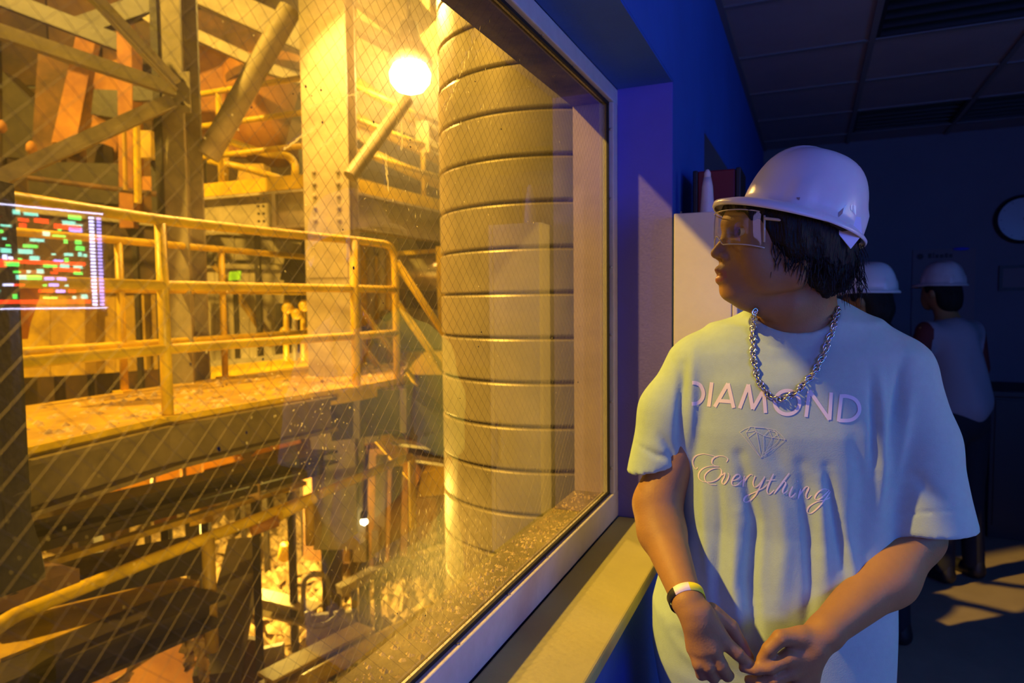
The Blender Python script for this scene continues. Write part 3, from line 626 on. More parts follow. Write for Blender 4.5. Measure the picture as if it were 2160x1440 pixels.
cr.v = [(x+random.uniform(-.012, .012), y+random.uniform(-.012, .012), z+random.uniform(-.012, .012)) for x, y, z in cr.v]; cr.build('dirt_crust', M['soot'], dcx)
MB().box((b0.x-.2, b0.y-.12, CZ-1.0), (b0.x+.13, b0.y+.2, CZ-.95)).build('foot_plate', M['rustd'], dcx)
# tubes bracing column A
beam('tubular_brace', 'fat pale tube leaning from the roof towards the left upper platform', W(612, 20, 5.3), W(438, 330, 5.15), .17, 0, 'pale', 'tube', 'brace')
beam('tubular_brace', 'grey tube rising right from the broad column towards the lamp', W(738, 372, 5.1), W(858, 210, 5.5), .105, 0, 'steel', 'tube', 'brace')

# -- upper platform behind column A
uh = .95
def plat(label, cols, posts, end=None):
    ps = [WD(px, 0, d) for px, d in cols]; t = thing('upper_platform', label, 'platform', (ps[0].x, ps[0].y, CZ+uh))
    for a, b2 in zip(ps[:-1], ps[1:]):
        A_, B_ = Vector((a.x, a.y, CZ+uh)), Vector((b2.x, b2.y, CZ+uh))
        MB().bar(A_+Vector((0, 0, .03)), B_+Vector((0, 0, .03)), .03, .11).build('yellow_kick_plate', M['yellow'], t)
        MB().hbeam(A_-Vector((0, 0, .19)), B_-Vector((0, 0, .19)), .14, .30).build('edge_girder', M['pale'], t)
        MB().hexa([A_+v for v in (Vector((0, 0, -.03)), B_-A_+Vector((0, 0, -.03)), B_-A_+_fh*1.6+Vector((0, 0, -.03)), _fh*1.6+Vector((0, 0, -.03)))]+[A_+v for v in (Vector((0, 0, 0)), B_-A_, B_-A_+_fh*1.6, _fh*1.6)]).build('deck', M['steel'], t)
        for h in (1.79, 1.52, 1.26): MB().tube([Vector((a.x, a.y, CZ+h)), Vector((b2.x, b2.y, CZ+h))], .024, 10).build('rail', M['yellow'], t, True)
    for px, d in posts:
        p = WD(px, 0, d); MB().tube([Vector((p.x, p.y, CZ+uh)), Vector((p.x, p.y, CZ+1.79))], .024, 10).build('post', M['yellow'], t, True)
    return t, ps
t1, ps1 = plat('upper platform with yellow railing left of the broad column', [(395, 6.0), (690, 5.45)], [(476, 5.85)])
for px in (590, 410): 
    a = WD(px, 0, 5.62 if px > 500 else 5.93); MB().bar(Vector((a.x, a.y, CZ+uh-.32)), Vector((a.x, a.y, CZ+uh-.06)), .03, .15, _fh).build('stiffener', M['steel'], t1)
    bolts(t1, [Vector((a.x, a.y, 0))-_r*.12-_fh*.075+_r*s2*.04+Vector((0, 0, CZ+uh-h)) for s2 in (0, 1) for h in (.1, .16, .22, .28)], cdir, .011, 'dsteel')
t2, ps2 = plat('upper platform with yellow railing running right from the broad column behind the lamp', [(735, 5.6), (960, 7.2)], [(898, 6.7)])
a = WD(898, 0, 6.7); MB().bar(Vector((a.x, a.y, CZ+1.45)), Vector((a.x, a.y, CZ+1.75)), .13, .05, _fh).build('junction_box', M['yellow'], t2)
# small ladder frame on the left platform
ld = thing('ladder_frame', 'bright yellow pipe frame with sloping rails on the left upper platform', 'ladder', W(520, 380, 6.3))
for pts in ([W(478, 296, 6.3), W(560, 325, 6.3), W(608, 328, 6.3), W(623, 345, 6.3), W(622, 385, 6.3)], [W(440, 338, 6.3), W(520, 355, 6.3), W(608, 382, 6.3)], [W(476, 296, 6.3), W(474, 395, 6.3)]):
    MB().tube(arc(pts, .06), .032, 10).build('pipe', M['yellow'], ld, True)
lk = thing('stair_flight', 'yellow stair rails climbing behind the lamp, right of the broad column', 'stair', W(800, 250, 6.8))
for a_, b_ in (((752, 172), (940, 300)), ((752, 250), (940, 345)), ((780, 322), (945, 398))):
    MB().tube([W(*a_, 6.6), W(*b_, 7.4)], .05, 10).build('sloping_rail', M['yellow'], lk, True)
MB().bar(W(752, 262, 6.7), W(800, 300, 6.8), .05, .22).build('side_plate', M['yellow'], lk)
dkb = beam('dark_catwalk', 'dark catwalk beam behind the upper platform, right of the broad column', W(760, 330, 8.2), W(980, 400, 8.6), .6, .35, 'dsteel', cat='walkway')

# -- lamp
lp = W(865, 158, 6.0); lt = thing('high_bay_lamp', 'blazing round high-bay lamp hanging in the mill', 'lamp', lp)
MB().lathe(lp-Vector((0, 0, .16)), [(.02, 0), (.11, .03), (.165, .10), (.175, .17), (.14, .24), (.06, .28)], 28).build('bulb', M['lampglow'], lt, True)
MB().lathe(lp+Vector((0, 0, .10)), [(.20, 0), (.17, .08), (.09, .20), (.07, .34)], 28).build('shade', M['steel'], lt, True)
MB().tube([lp+Vector((0, 0, .42)), lp+Vector((0, 0, 2.2))], .015, 8).build('hanging_rod', M['dsteel'], lt, True)
point('lamp_light', lp-_fh*.3+Vector((0, 0, -.12)), 60, (1.0, .54, .15), .16)
hz = MB().lathe(lp-Vector((0, 0, 1.25)), [(1.25*math.sin(math.pi*k/16), 1.25-1.25*math.cos(math.pi*k/16)) for k in range(17)], 24).build('glow_sphere', None, smooth=True)  # scattering volume added to make the lamp's glow
hm = bpy.data.materials.new('glow_scatter'); hm.use_nodes = True; hn = hm.node_tree; hn.nodes.clear(); ho = hn.nodes.new('ShaderNodeOutputMaterial'); hv = hn.nodes.new('ShaderNodeVolumeScatter')
hv.inputs['Color'].default_value = (1, .85, .6, 1); hv.inputs['Density'].default_value = .16; hv.inputs['Anisotropy'].default_value = .3; hn.links.new(hv.outputs[0], ho.inputs['Volume'])
hz.data.materials.clear(); hz.data.materials.append(hm); tag(hz, 'thin haze sphere added to make the glow round the high-bay lamp', 'haze', kind='stuff')
sl = W(768, 1100, 5.4); s2 = thing('work_lamp', 'tiny bright round work lamp low down among the machinery', 'lamp', sl)
MB().lathe(sl-Vector((0, 0, .028)), [(.008, 0), (.028, .014), (.032, .03), (.02, .052), (.004, .06)], 16).build('bulb', M['lampsmall'], s2, True)
MB().lathe(sl+Vector((0, 0, .03)), [(.035, 0), (.03, .04), (.012, .06)], 16).build('socket', M['dsteel'], s2, True)
MB().tube([sl+Vector((0, 0, .08)), sl+Vector((0, .02, .3)), sl+Vector((.03, .05, .62))], .008, 8).build('bracket', M['dsteel'], s2, True)

# -- roof purlins and skylight plates
for lab, a, b2, w_, m in (('broad pale roof beam sloping down to the broad column from the top', W(395, -30, 6.6), W(672, 96, 6.6), .24, 'pale'),
                         ('lower pale roof purlin sloping down behind the leaning tube', W(400, 68, 7.0), W(540, 132, 7.0), .10, 'pale'),
                         ('short pale roof purlin ending at the broad column', W(555, 142, 7.0), W(668, 178, 7.0), .10, 'pale'),
                         ('pale roof beam sloping right from the broad column', W(735, -30, 6.6), W(860, 70, 6.8), .20, 'pale'),
                         ('thin pale roof purlin right of the broad column', W(740, 50, 6.6), W(845, 106, 6.8), .11, 'pale'),
                         ('bright roof beam just above the lamp', W(820, -40, 6.4), W(900, 60, 6.6), .2, 'pale'),
                         ('dark roof truss chord crossing the top left corner', W(-40, -20, 7.0), W(300, 110, 7.2), .16, 'dsteel'),
                         ('dark roof truss chord above the braces', W(170, 60, 7.4), W(400, -20, 7.4), .2, 'dsteel')):
    beam('roof_beam', lab, a, b2, .12, w_, m)
rf = MB(); 
R_ = [W(-300, -700, 9), W(1100, -700, 9), W(1000, 40, 12.5), W(-300, -60, 12.5)]
rp = thing('roof_cladding', 'dark sheeted underside of the mill roof at the top', 'roof', (R_[0]+R_[2])/2)
for i in range(8):
    f0, f1 = i/8, (i+.94)/8; a = R_[0]*(1-f0)+R_[1]*f0; b2 = R_[0]*(1-f1)+R_[1]*f1; c2 = R_[3]*(1-f1)+R_[2]*f1; d2 = R_[3]*(1-f0)+R_[2]*f0
    k = Vector((0, 0, .05)); MB().hexa([a, b2, c2, d2, a+k, b2+k, c2+k, d2+k]).build('roof_sheet', M['rustd' if i % 2 else 'brown'], rp)

# -- back wall of sooty cladding
bw = thing('mill_cladding_wall', 'sooty brown sheet-clad back wall of the mill', 'wall', WD(400, -3, 12))
for i in range(16):
    for j in range(4):
        x0 = -500+i*105; x1 = x0+101; h0 = -5.0+j*2.9; d = 11.4+.12*((i*7+j*3) % 3)
        a = WD(x0, h0, d); b2 = WD(x1, h0, d); c2 = WD(x1, h0+2.85, d); d2 = WD(x0, h0+2.85, d); k = _fh*.06
        MB().hexa([a, b2, b2+k, a+k, d2, c2, c2+k, d2+k]).build('cladding_sheet', M[['brown', 'rustd', 'brown'][(i*5+j*3+i//3) % 3]], bw)

# -- left background: rusty uprights and plates
def slab(name, label, cat, quad, th, m, group=None, parent=None, post=True):   # quad: (px,py,d) corners of the face seen, thickness away
    ps = [W(*q) for q in quad]; k = _fh*th
    if parent: return MB().hexa(ps+[p+k for p in ps]).build(name, M[m], parent)
    c = sum(ps, Vector())/4+k/2; t = thing(name, label, cat, c, group)
    MB().hexa(ps+[p+k for p in ps]).build('casing', M[m], t)
    if post:                                           # carried by a post from the pit floor
        zb = min(p.z for p in ps); MB().bar((c.x, c.y, CZ-3.4), (c.x, c.y, zb+.02), .05, min(.05, th*.8), _fh).build('support_post', M['dsteel'], t)
    return t
slab('rusty_upright', 'tall orange-rust box column left of the grey column', 'column', [(252, 480, 7), (282, 480, 7), (277, 62, 7), (246, 62, 7)], .2, 'rust')
bk = thing('rusty_bunker', 'huge rust-brown bunker of leaning plates in the gloom at upper left', 'bunker', W(120, 300, 8))
slab('leaning_plate', 0, 0, [(108, 300, 7.6), (160, 300, 7.6), (206, 58, 7.6), (164, 58, 7.6)], .1, 'rust', parent=bk)
slab('leaning_plate', 0, 0, [(60, 420, 8), (118, 420, 8), (152, 140, 8), (80, 110, 8)], .1, 'rustd', parent=bk)
slab('hopper_side', 0, 0, [(130, 330, 8.3), (250, 330, 8.3), (248, 125, 8.3), (190, 140, 8.3)], .4, 'rust', parent=bk)
slab('motor_block', 0, 0, [(192, 240, 7.4), (250, 250, 7.4), (248, 190, 7.4), (198, 188, 7.4)], .3, 'dsteel', parent=bk)
slab('dark_plate', 0, 0, [(280, 212, 6.5), (336, 212, 6.5), (336, 186, 6.5), (280, 180, 6.5)], .05, 'dsteel', parent=bk)
slab('wall_plate', 0, 0, [(285, 165, 8), (345, 175, 8), (345, 20, 8), (285, 10, 8)], .08, 'brown', parent=bk)
slab('chute_lip', 0, 0, [(300, 38, 7), (342, 64, 7), (342, 34, 7), (318, 28, 7)], .15, 'pale', parent=bk)
for px in (100, 225): p = WD(px, 0, 8.2); MB().bar((p.x, p.y, CZ-3.4), (p.x, p.y, CZ+1.9), .2, .2, _fh).build('leg', M['brown'], bk)
for px, py in ((3, 268), (66, 312), (341, 243)):
    c = W(px, py, 6.3); MB().lathe(c-Vector((0, 0, .05)), [(.02, 0), (.045, .03), (.04, .08), (.015, .11)], 12).build('burner_cap', M['rust'], bk, True)
for lab, px, y0, y1, w_ in (('thick yellow vertical pipe left of the grey column', 288, 258, 428, 14), ('thinner dull yellow vertical pipe beside the thick one', 262, 270, 400, 9)):
    beam('vertical_pipe', lab, W(px, y0, 6.2), W(px+3, y1, 6.2), w_*6.2/1440, 0, 'yellow' if w_ > 10 else 'yellowd', 'tube', 'pipe')
for lab, q, m in (('pale yellow cabinet box between pipes left of the grey column', [(296, 332, 6.6), (318, 332, 6.6), (318, 275, 6.6), (296, 275, 6.6)], 'yellowd'),
                  ('small orange lit box at the foot of the yellow pipe', [(300, 402, 6.95), (320, 402, 6.95), (320, 372, 6.95), (300, 372, 6.95)], 'rust'),
                  ('dark machine box low behind the yellow pipes', [(60, 420, 7.75), (250, 430, 7.75), (250, 345, 7.75), (60, 340, 7.75)], 'dsteel'),
                  ('dark gearbox at the far left under the brace', [(5, 330, 8.8), (110, 340, 8.8), (100, 240, 8.8), (5, 150, 8.8)], 'dsteel')):
    slab('equipment_box', lab, 'box', q, .3, m)
beam('conduit', 'thin brown conduit running right across the dark machinery at upper left', W(60, 375, 6.4), W(350, 412, 6.4), .05, 0, 'rustd', 'tube', 'pipe')
# -- big rust-orange ladle seen through the upper railings
lc = W(590, 235, 8.2); la = thing('ladle', 'big round rust-orange ladle seen behind the upper railings', 'ladle', lc-Vector((0, 0, .6)))
MB().lathe(lc-Vector((0, 0, .62)), [(.12, 0), (.38, .10), (.50, .30), (.53, .62), (.52, 1.0), (.50, 1.15)], 36, (-.15, 0, 1)).build('shell', M['rust'], la, True)
MB().lathe(lc+Vector((-.05, 0, .28)), [(.56, 0), (.56, .09)], 36, (-.15, 0, 1)).build('rim_band', M['rustd'], la, True, fa=40)
MB().tube([lc-_r*.62, lc-_r*.45], .09, 14).build('trunnion', M['steel'], la, True)
slab('heat_shield', 'tall orange-brown heat shield plate left of the ladle', 'plate', [(416, 330, 8), (520, 330, 8), (520, 110, 8), (416, 95, 8)], .1, 'rust')
slab('dark_gap_plate', 'dark plate standing for the shaded gap between ladle and broad column', 'plate', [(600, 310, 7.6), (650, 300, 7.6), (645, 190, 7.6), (630, 195, 7.6)], .1, 'brown')  # both gap plates are dark sheets put in for shade between parts
slab('dark_gap_plate', 'dark plate standing for the shaded gap between the two pale roof beams', 'plate', [(418, 95, 9.6), (660, 165, 9.6), (660, 112, 9.6), (418, 20, 9.6)], .1, 'rustd')
slab('low_pale_block', 'low pale block standing on the left upper platform', 'box', [(500, 382, 6.9), (560, 382, 6.9), (555, 345, 6.9), (505, 345, 6.9)], .2, 'yellowd')
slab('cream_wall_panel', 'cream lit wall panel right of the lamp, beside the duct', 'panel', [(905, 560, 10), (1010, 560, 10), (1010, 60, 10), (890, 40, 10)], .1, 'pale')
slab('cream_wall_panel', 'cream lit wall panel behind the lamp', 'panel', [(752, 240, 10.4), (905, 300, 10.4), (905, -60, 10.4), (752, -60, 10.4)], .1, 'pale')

# -- machinery behind the walkway
def machine_panel(label, q, n, m, th=.5):
    ps = [W(*x) for x in q]; t = thing('machine_housing', label, 'machine', (ps[0]+ps[2])/2)
    for i in range(n):
        f0, f1 = i/n, (i+.985)/n; a = ps[0].lerp(ps[1], f0); b2 = ps[0].lerp(ps[1], f1); c2 = ps[3].lerp(ps[2], f1); d2 = ps[3].lerp(ps[2], f0); k = _fh*th
        MB().hexa([a, b2, c2, d2, a+k, b2+k, c2+k, d2+k]).build('housing_panel', M[m], t)
    a, b2 = ps[3].lerp(ps[0], .02), ps[2].lerp(ps[1], .02); MB().bar(a-_fh*.02, b2-_fh*.02, .05, .05).build('top_angle', M['steel'], t)
    return t
machine_panel('wide pale machine housing behind the walkway rails, left half', [(180, 790, 7.2), (372, 775, 7.2), (372, 600, 7.2), (180, 610, 7.2)], 3, 'yellowd')
machine_panel('wide pale machine housing behind the walkway rails, middle', [(380, 770, 7.4), (600, 750, 7.4), (600, 560, 7.4), (380, 555, 7.4)], 3, 'pale')
machine_panel('long grey machine box directly under the upper platform', [(330, 545, 7.8), (660, 560, 7.8), (660, 500, 7.8), (330, 480, 7.8)], 4, 'steel')
machine_panel('golden machine housing low behind the mirrored screen', [(-40, 800, 7.0), (180, 790, 7.0), (180, 605, 7.0), (-40, 600, 7.0)], 3, 'yellowd')
machine_panel('dark brown machine cover above the golden housing at left', [(-40, 598, 7.1), (330, 598, 7.1), (330, 470, 7.1), (-40, 430, 7.1)], 4, 'brown', .4)
machine_panel('olive machine base behind the toe board, right of the post', [(400, 860, 6.6), (745, 800, 6.6), (745, 735, 6.6), (400, 770, 6.6)], 4, 'yellow', .3)
for lab, a, b2, w_ in (('diagonal yellow pipe crossing the pale housing', (500, 620), (575, 730), .07), ('second diagonal pipe, upper, on the pale housing', (435, 545), (490, 600), .05)):
    beam('diagonal_pipe', lab, W(*a, 7.25), W(*b2, 7.25), w_, 0, 'yellowd', 'tube', 'pipe')
for lab, x, ya, yb in (('dark bar standing for the shaded slot left of the pale housing', 374, 560, 740), ('dark bar standing for the shaded slot beneath the grey box', 440, 535, 560)):
    beam('dark_slot_bar', lab, W(x, ya, 7.0), W(x, yb, 7.0), .10, .05, 'dsteel')  # dark bars put in for the shade of slots
slab('dark_recess_plate', 'dark plate standing for the recess under the grey machine box, by the green sign', 'plate', [(480, 590, 7.6), (575, 590, 7.6), (565, 548, 7.6), (475, 548, 7.6)], .1, 'dsteel')  # dark plates put in for the shade of recesses
slab('dark_recess_plate', 'dark plate standing for the recess at the right end of the grey machine box', 'plate', [(590, 590, 7.2), (650, 600, 7.2), (650, 545, 7.2), (600, 545, 7.2)], .1, 'dsteel')
slab('green_sign', 'small bright green sign behind the middle rail', 'sign', [(482, 592, 7.0), (506, 590, 7.0), (507, 571, 7.0), (484, 573, 7.0)], .03, 'green')
hp = thing('dust_hopper', 'orange cone-shaped hopper beside the dark near column', 'hopper', W(42, 760, 3.6))
MB().lathe(W(42, 715, 3.6), [(.035, 0), (.05, .08), (.12, .3), (.12, .36)], 20).build('cone', M['rust'], hp, True)
for k, dx in enumerate((-14, 12)): MB().lathe(W(42+dx, 622, 3.6), [(.03, 0), (.035, .03), (.02, .06)], 12).build('lid_knob', M['cloth'], hp, True)
# valve station between column A and the rails
vt = thing('valve_station', 'cluster of yellow valves and pipes left of the broad column, behind the rails', 'valve', W(630, 700, 6.6))
for x in (604, 622, 640): MB().tube([W(x, 760, 6.4), W(x, 632, 6.4)], .026, 10).build('riser', M['yellow' if x != 622 else 'steel'], vt, True)
for x, y in ((610, 650), (630, 662), (645, 645), (605, 700), (640, 712)): MB().lathe(W(x, y, 6.25), [(.03, 0), (.05, .02), (.05, .06), (.03, .08)], 12, cdir).build('valve_wheel', M['yellow'], vt, True)
MB().bar(W(660, 690, 6.3), W(662, 790, 6.3), .1, .1, _fh).build('yellow_box', M['yellow'], vt)
MB().bar(W(620, 640, 6.8), W(620, 775, 6.8), .34, .1, _fh).build('backing_plate', M['dsteel'], vt)
v2 = thing('pipe_manifold', 'row of pale vertical pipes behind the railing end, right of the broad column', 'pipes', W(795, 700, 6.3))
for x, m in ((768, 'yellow'), (782, 'pale'), (806, 'pale'), (822, 'yellowd')): MB().tube([W(x, 790, 6.3), W(x, 512, 6.3)], .038, 12).build('pipe', M[m], v2, True)
for x, y in ((764, 640), (766, 700), (790, 700), (815, 665)): MB().lathe(W(x, y, 6.15), [(.03, 0), (.055, .02), (.055, .05), (.02, .07)], 12, cdir).build('coupling', M['dsteel' if y > 660 else 'yellow'], v2, True)
MB().bar(W(757, 600, 6.5), W(832, 600, 6.5), .04, .05).build('clamp_bar', M['yellow'], v2); MB().bar(W(757, 720, 6.5), W(832, 725, 6.5), .04, .05).build('clamp_bar', M['steel'], v2)
MB().bar(W(795, 540, 6.9), W(795, 790, 6.9), .36, .05, _fh).build('backing_plate', M['yellowd'], v2)
tk = thing('pressure_tank', 'shiny horizontal metal tank beside the duct, behind the stair rails', 'tank', W(890, 575, 7.0))
MB().tube([W(832, 572, 7.0), W(842, 572, 7.0), W(980, 578, 7.0)], [.12, .19, .19], 24).build('barrel', M['tank'], tk, True, fa=40)
for x in (935, 925): MB().bar(W(x, 520, 6.75), W(x+6, 700, 6.75), .05, .05, _fh).build('saddle_post', M['yellow'], tk)
MB().bar(W(835, 535, 6.85), W(940, 528, 6.85), .06, .04).build('strap', M['yellow'], tk)
slab('yellow_block', 'dull yellow block under the shiny tank', 'box', [(840, 790, 6.9), (940, 790, 6.9), (940, 740, 6.9), (840, 745, 6.9)], .3, 'yellowd')
slab('grey_plinth', 'grey plinth between the stair rails and the duct', 'plinth', [(836, 735, 7.2), (940, 735, 7.2), (940, 655, 7.2), (836, 650, 7.2)], .3, 'steel')
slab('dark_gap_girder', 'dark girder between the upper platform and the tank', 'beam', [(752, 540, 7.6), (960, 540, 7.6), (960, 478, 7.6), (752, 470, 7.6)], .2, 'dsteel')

# -- under the walkway
def lower(label, a, b2, w_, h, m, kind='bar', name='lower_beam', cat='beam'): return beam(name, label, W(*a), W(*b2), w_, h, m, kind, cat)
lower('broad dark conveyor beam sloping up right below the walkway', (20, 1120, 3.0), (700, 957, 5.3), .22, .10, 'dsteel', 'h')
lower('second dark conveyor rail just beneath the broad beam', (20, 1168, 2.95), (680, 992, 5.1), .05, .045, 'dsteel')
lower('thin olive channel beneath the conveyor rails', (30, 1208, 3.0), (640, 1018, 4.9), .06, .03, 'yellowd')
lower('long dark bottom girder crossing the lower left corner', (-60, 1265, 2.9), (420, 1165, 3.7), .30, .12, 'dsteel')
lower('black bottom beam cutting across the lower left corner', (-60, 1475, 2.55), (440, 1275, 3.5), .26, .15, 'dsteel', 'h')
lower('olive flat plate girder between the two black bottom beams', (-60, 1400, 2.75), (370, 1235, 3.75), .34, .10, 'yellowd')
pr_ = [(-60, 2.55), (0, 2.7), (410, 3.56), (640, 4.3), (862, 5.5)]
t = thing('lower_handrail', 'lower yellow pipe handrail sloping up to a squared end below the walkway', 'railing', WD(410, -1.24, 3.56))
pts = [WD(px, -1.24, d) for px, d in pr_]; pts.append(pts[-1]-Vector((0, 0, .85)))
MB().tube(arc(pts, .05), .031, 12).build('top_rail', M['yellow'], t, True)
q = WD(420, -1.24, 3.58); MB().tube([q, q-Vector((0, 0, .62))], .035, 12).build('post', M['yellowd'], t, True)
q = WD(640, -1.24, 4.3); MB().tube([q, q-Vector((0, 0, .3))], .03, 12).build('post', M['yellowd'], t, True)
tube2 = beam('bright_pipe_stub', 'short bright yellow pipe end below the walkway', W(590, 1085, 4.0), W(662, 1050, 4.2), .07, 0, 'yellow', 'tube', 'pipe')
beam('bright_pipe_stub', 'dull yellow pipe end left of the bright one', W(530, 1118, 3.9), W(585, 1098, 4.0), .07, 0, 'rust', 'tube', 'pipe')
slab('pale_tag_plate', 'small pale rectangular plate hanging under the conveyor beam', 'plate', [(524, 1060, 4.4), (546, 1054, 4.4), (547, 1012, 4.4), (526, 1018, 4.4)], .02, 'cloth')
fz = thing('furnace_casing', 'furnace casing whose orange panels stand for the lit gaps under the walkway', 'furnace', WD(330, -1, 5.6))  # orange panels imitate the lit background seen through gaps
for q in ([(165, 1052, 5), (248, 1035, 5), (240, 1005, 5), (165, 1030, 5)], [(252, 1040, 5), (316, 1025, 5), (318, 995, 5), (262, 1008, 5)], [(328, 1022, 5.2), (380, 1006, 5.2), (378, 978, 5.2), (330, 990, 5.2)], [(394, 1004, 5.3), (425, 996, 5.3), (425, 964, 5.3), (392, 970, 5.3)],
          [(426, 992, 5.4), (510, 970, 5.4), (492, 945, 5.4), (430, 960, 5.4)], [(530, 962, 5.5), (632, 935, 5.5), (625, 914, 5.5), (560, 930, 5.5)]): slab('lit_gap_panel', 0, 0, q, .04, 'orange', parent=fz)
a = WD(150, 0, 5.15); b2 = WD(640, 0, 5.7); MB().hexa([Vector((a.x, a.y, CZ-1.5)), Vector((b2.x, b2.y, CZ-1.4)), Vector((b2.x, b2.y, CZ-1.4))+_fh*.2, Vector((a.x, a.y, CZ-1.5))+_fh*.2, Vector((a.x, a.y, CZ-.75)), Vector((b2.x, b2.y, CZ-.75)), Vector((b2.x, b2.y, CZ-.75))+_fh*.2, Vector((a.x, a.y, CZ-.75))+_fh*.2]).build('backing_wall', M['brown'], fz)
for q5 in (a, a.lerp(b2, .45)): MB().bar(Vector((q5.x, q5.y, CZ-3.4))+_fh*.1, Vector((q5.x, q5.y, CZ-1.4))+_fh*.1, .12, .12, _fh).build('leg', M['dsteel'], fz)
# dark hood under the railing end
hdc = W(800, 862, 4.9); hb_ = thing('exhaust_hood', 'dark grey bent exhaust hood under the railing end, beside the duct', 'duct', hdc)
ol_ = [(690, 856), (755, 820), (850, 822), (940, 893), (1010, 965), (1010, 1010), (935, 965), (850, 912), (700, 930)]
fr_ = [W(x, y, 4.75) for x, y in ol_]; n9 = len(fr_); MB().add(fr_+[p+_fh*.45 for p in fr_], [tuple(range(n9)), tuple(range(2*n9-1, n9-1, -1))]+[(k, k+n9, (k+1) % n9+n9, (k+1) % n9) for k in range(n9)]).build('casing', M['dsteel'], hb_)
for q1, q2 in (((753, 818), (753, 924)), ((851, 820), (851, 912))): MB().bar(W(*q1, 4.74), W(*q2, 4.74), .045, .03, _fh).build('seam_flange', M['steel'], hb_)
for lab, x, w_, y0, y1, m in (('thick black lower column left of the work lamp', 706, .11, 930, 1300, 'dsteel'), ('narrow olive lower column beside the black one', 735, .06, 960, 1180, 'yellowd'),
                              ('dark lower column behind the work lamp', 760, .08, 960, 1170, 'dsteel'), ('pale lower column right of the work lamp', 800, .09, 960, 1200, 'pale'), ('brown lower column next to the squared handrail end', 832, .08, 985, 1190, 'rustd')):
    beam('lower_column', lab, W(x, y1, 5.7), W(x+6, y0, 5.7), w_, .08, m, 'bar', 'column', up=_fh)
slab('lower_machine_body', 'brown machine body between the lower columns', 'machine', [(640, 1180, 6.4), (860, 1200, 6.4), (860, 940, 6.4), (640, 960, 6.4)], .5, 'rustd')
slab('lower_machine_body', 'yellow machine cover beside the duct, under the stair', 'machine', [(880, 1048, 5.9), (960, 1040, 5.9), (960, 975, 5.9), (890, 1000, 5.9)], .3, 'yellow')
slab('lower_machine_body', 'dark brown machine base under the yellow cover', 'machine', [(876, 1145, 6.2), (960, 1150, 6.2), (960, 1050, 6.2), (876, 1050, 6.2)], .3, 'rustd')
for lab, q, m in (('pale box under the conveyor near the hood', [(690, 900, 5.6), (775, 880, 5.6), (775, 862, 5.6), (700, 875, 5.6)], 'pale'),
                  ('small upright pale box left of the hood', [(668, 920, 5.4), (682, 918, 5.4), (680, 892, 5.4), (666, 898, 5.4)], 'pale'),
                  ('lit ledge box right under the hood', [(720, 950, 5.6), (798, 930, 5.6), (800, 905, 5.6), (730, 925, 5.6)], 'pale'),
                  ('pair of grey switch boxes below the work lamp', [(745, 1185, 5.5), (772, 1185, 5.5), (772, 1130, 5.5), (745, 1130, 5.5)], 'pale'),
                  ('narrow switch box beside the pair', [(784, 1175, 5.5), (798, 1175, 5.5), (798, 1120, 5.5), (784, 1120, 5.5)], 'pale'),
                  ('olive box hanging under the conveyor rails', [(325, 1115, 4.2), (354, 1115, 4.2), (354, 1080, 4.2), (325, 1080, 4.2)], 'rust'),
                  ('olive cabinet between conveyor and handrail', [(400, 1110, 4.6), (450, 1100, 4.6), (450, 1050, 4.6), (400, 1055, 4.6)], 'yellowd'),
                  ('yellow valve box under the pale plate', [(596, 1040, 5.2), (618, 1036, 5.2), (618, 1018, 5.2), (598, 1020, 5.2)], 'yellow')):
    slab('equipment_box', lab, 'box', q, .12, m)

# -- slag floor of the pit
N = 150; gp0 = WD(0, 0, 2.6)
vs = []; fs = []
import mathutils.noise as mn
for i in range(N+1):
    for j in range(N+1):
        px = -260+1330*i/N; d = 3.0+8.1*j/N; p = WD(px, 0, d)
        n = mn.fractal(Vector((p.x*1.1, p.y*1.1, 0)), 1.0, 2.2, 6)*.30+abs(mn.noise(Vector((p.x*4, p.y*4, 3))))*.16+mn.noise(Vector((p.x*.5, p.y*.5, 7)))*.3
        vs.append((p.x, p.y, CZ-3.0+n*min(1, max(.1, (11.3-d)/2))))
for i in range(N):
    for j in range(N): a = i*(N+1)+j; fs.append((a, a+1, a+N+2, a+N+1)) if False else fs.append((a, a+N+1, a+N+2, a+1))
pit = mk('slag_floor', vs, fs, M['rubble']); tag(pit, 'rough rubble and slag covering the pit floor below the walkway', 'rubble', kind='stuff')
lumps = MB(); R2 = random.Random(5)
for k in range(900):
    px = R2.uniform(440, 1000); d = R2.uniform(5.0, 8.6); p = WD(px, 0, d); r = R2.uniform(.03, .13); z = CZ-2.85+R2.uniform(0, .12)
    a0 = R2.random()*6; lumps.add([(p.x+r*math.cos(a0+a)*R2.uniform(.6, 1.2), p.y+r*math.sin(a0+a)*R2.uniform(.6, 1.2), z+R2.uniform(-.3, .1)*r) for a in (0, 1.25, 2.5, 3.8, 5.1)]+[(p.x, p.y, z+r*R2.uniform(.5, 1.1))], [(0, 1, 5), (1, 2, 5), (2, 3, 5), (3, 4, 5), (4, 0, 5)])
tag(lumps.build('slag_lumps', M['rubble']), 'scattered pale slag lumps lying on the pit floor', 'rubble', kind='stuff')
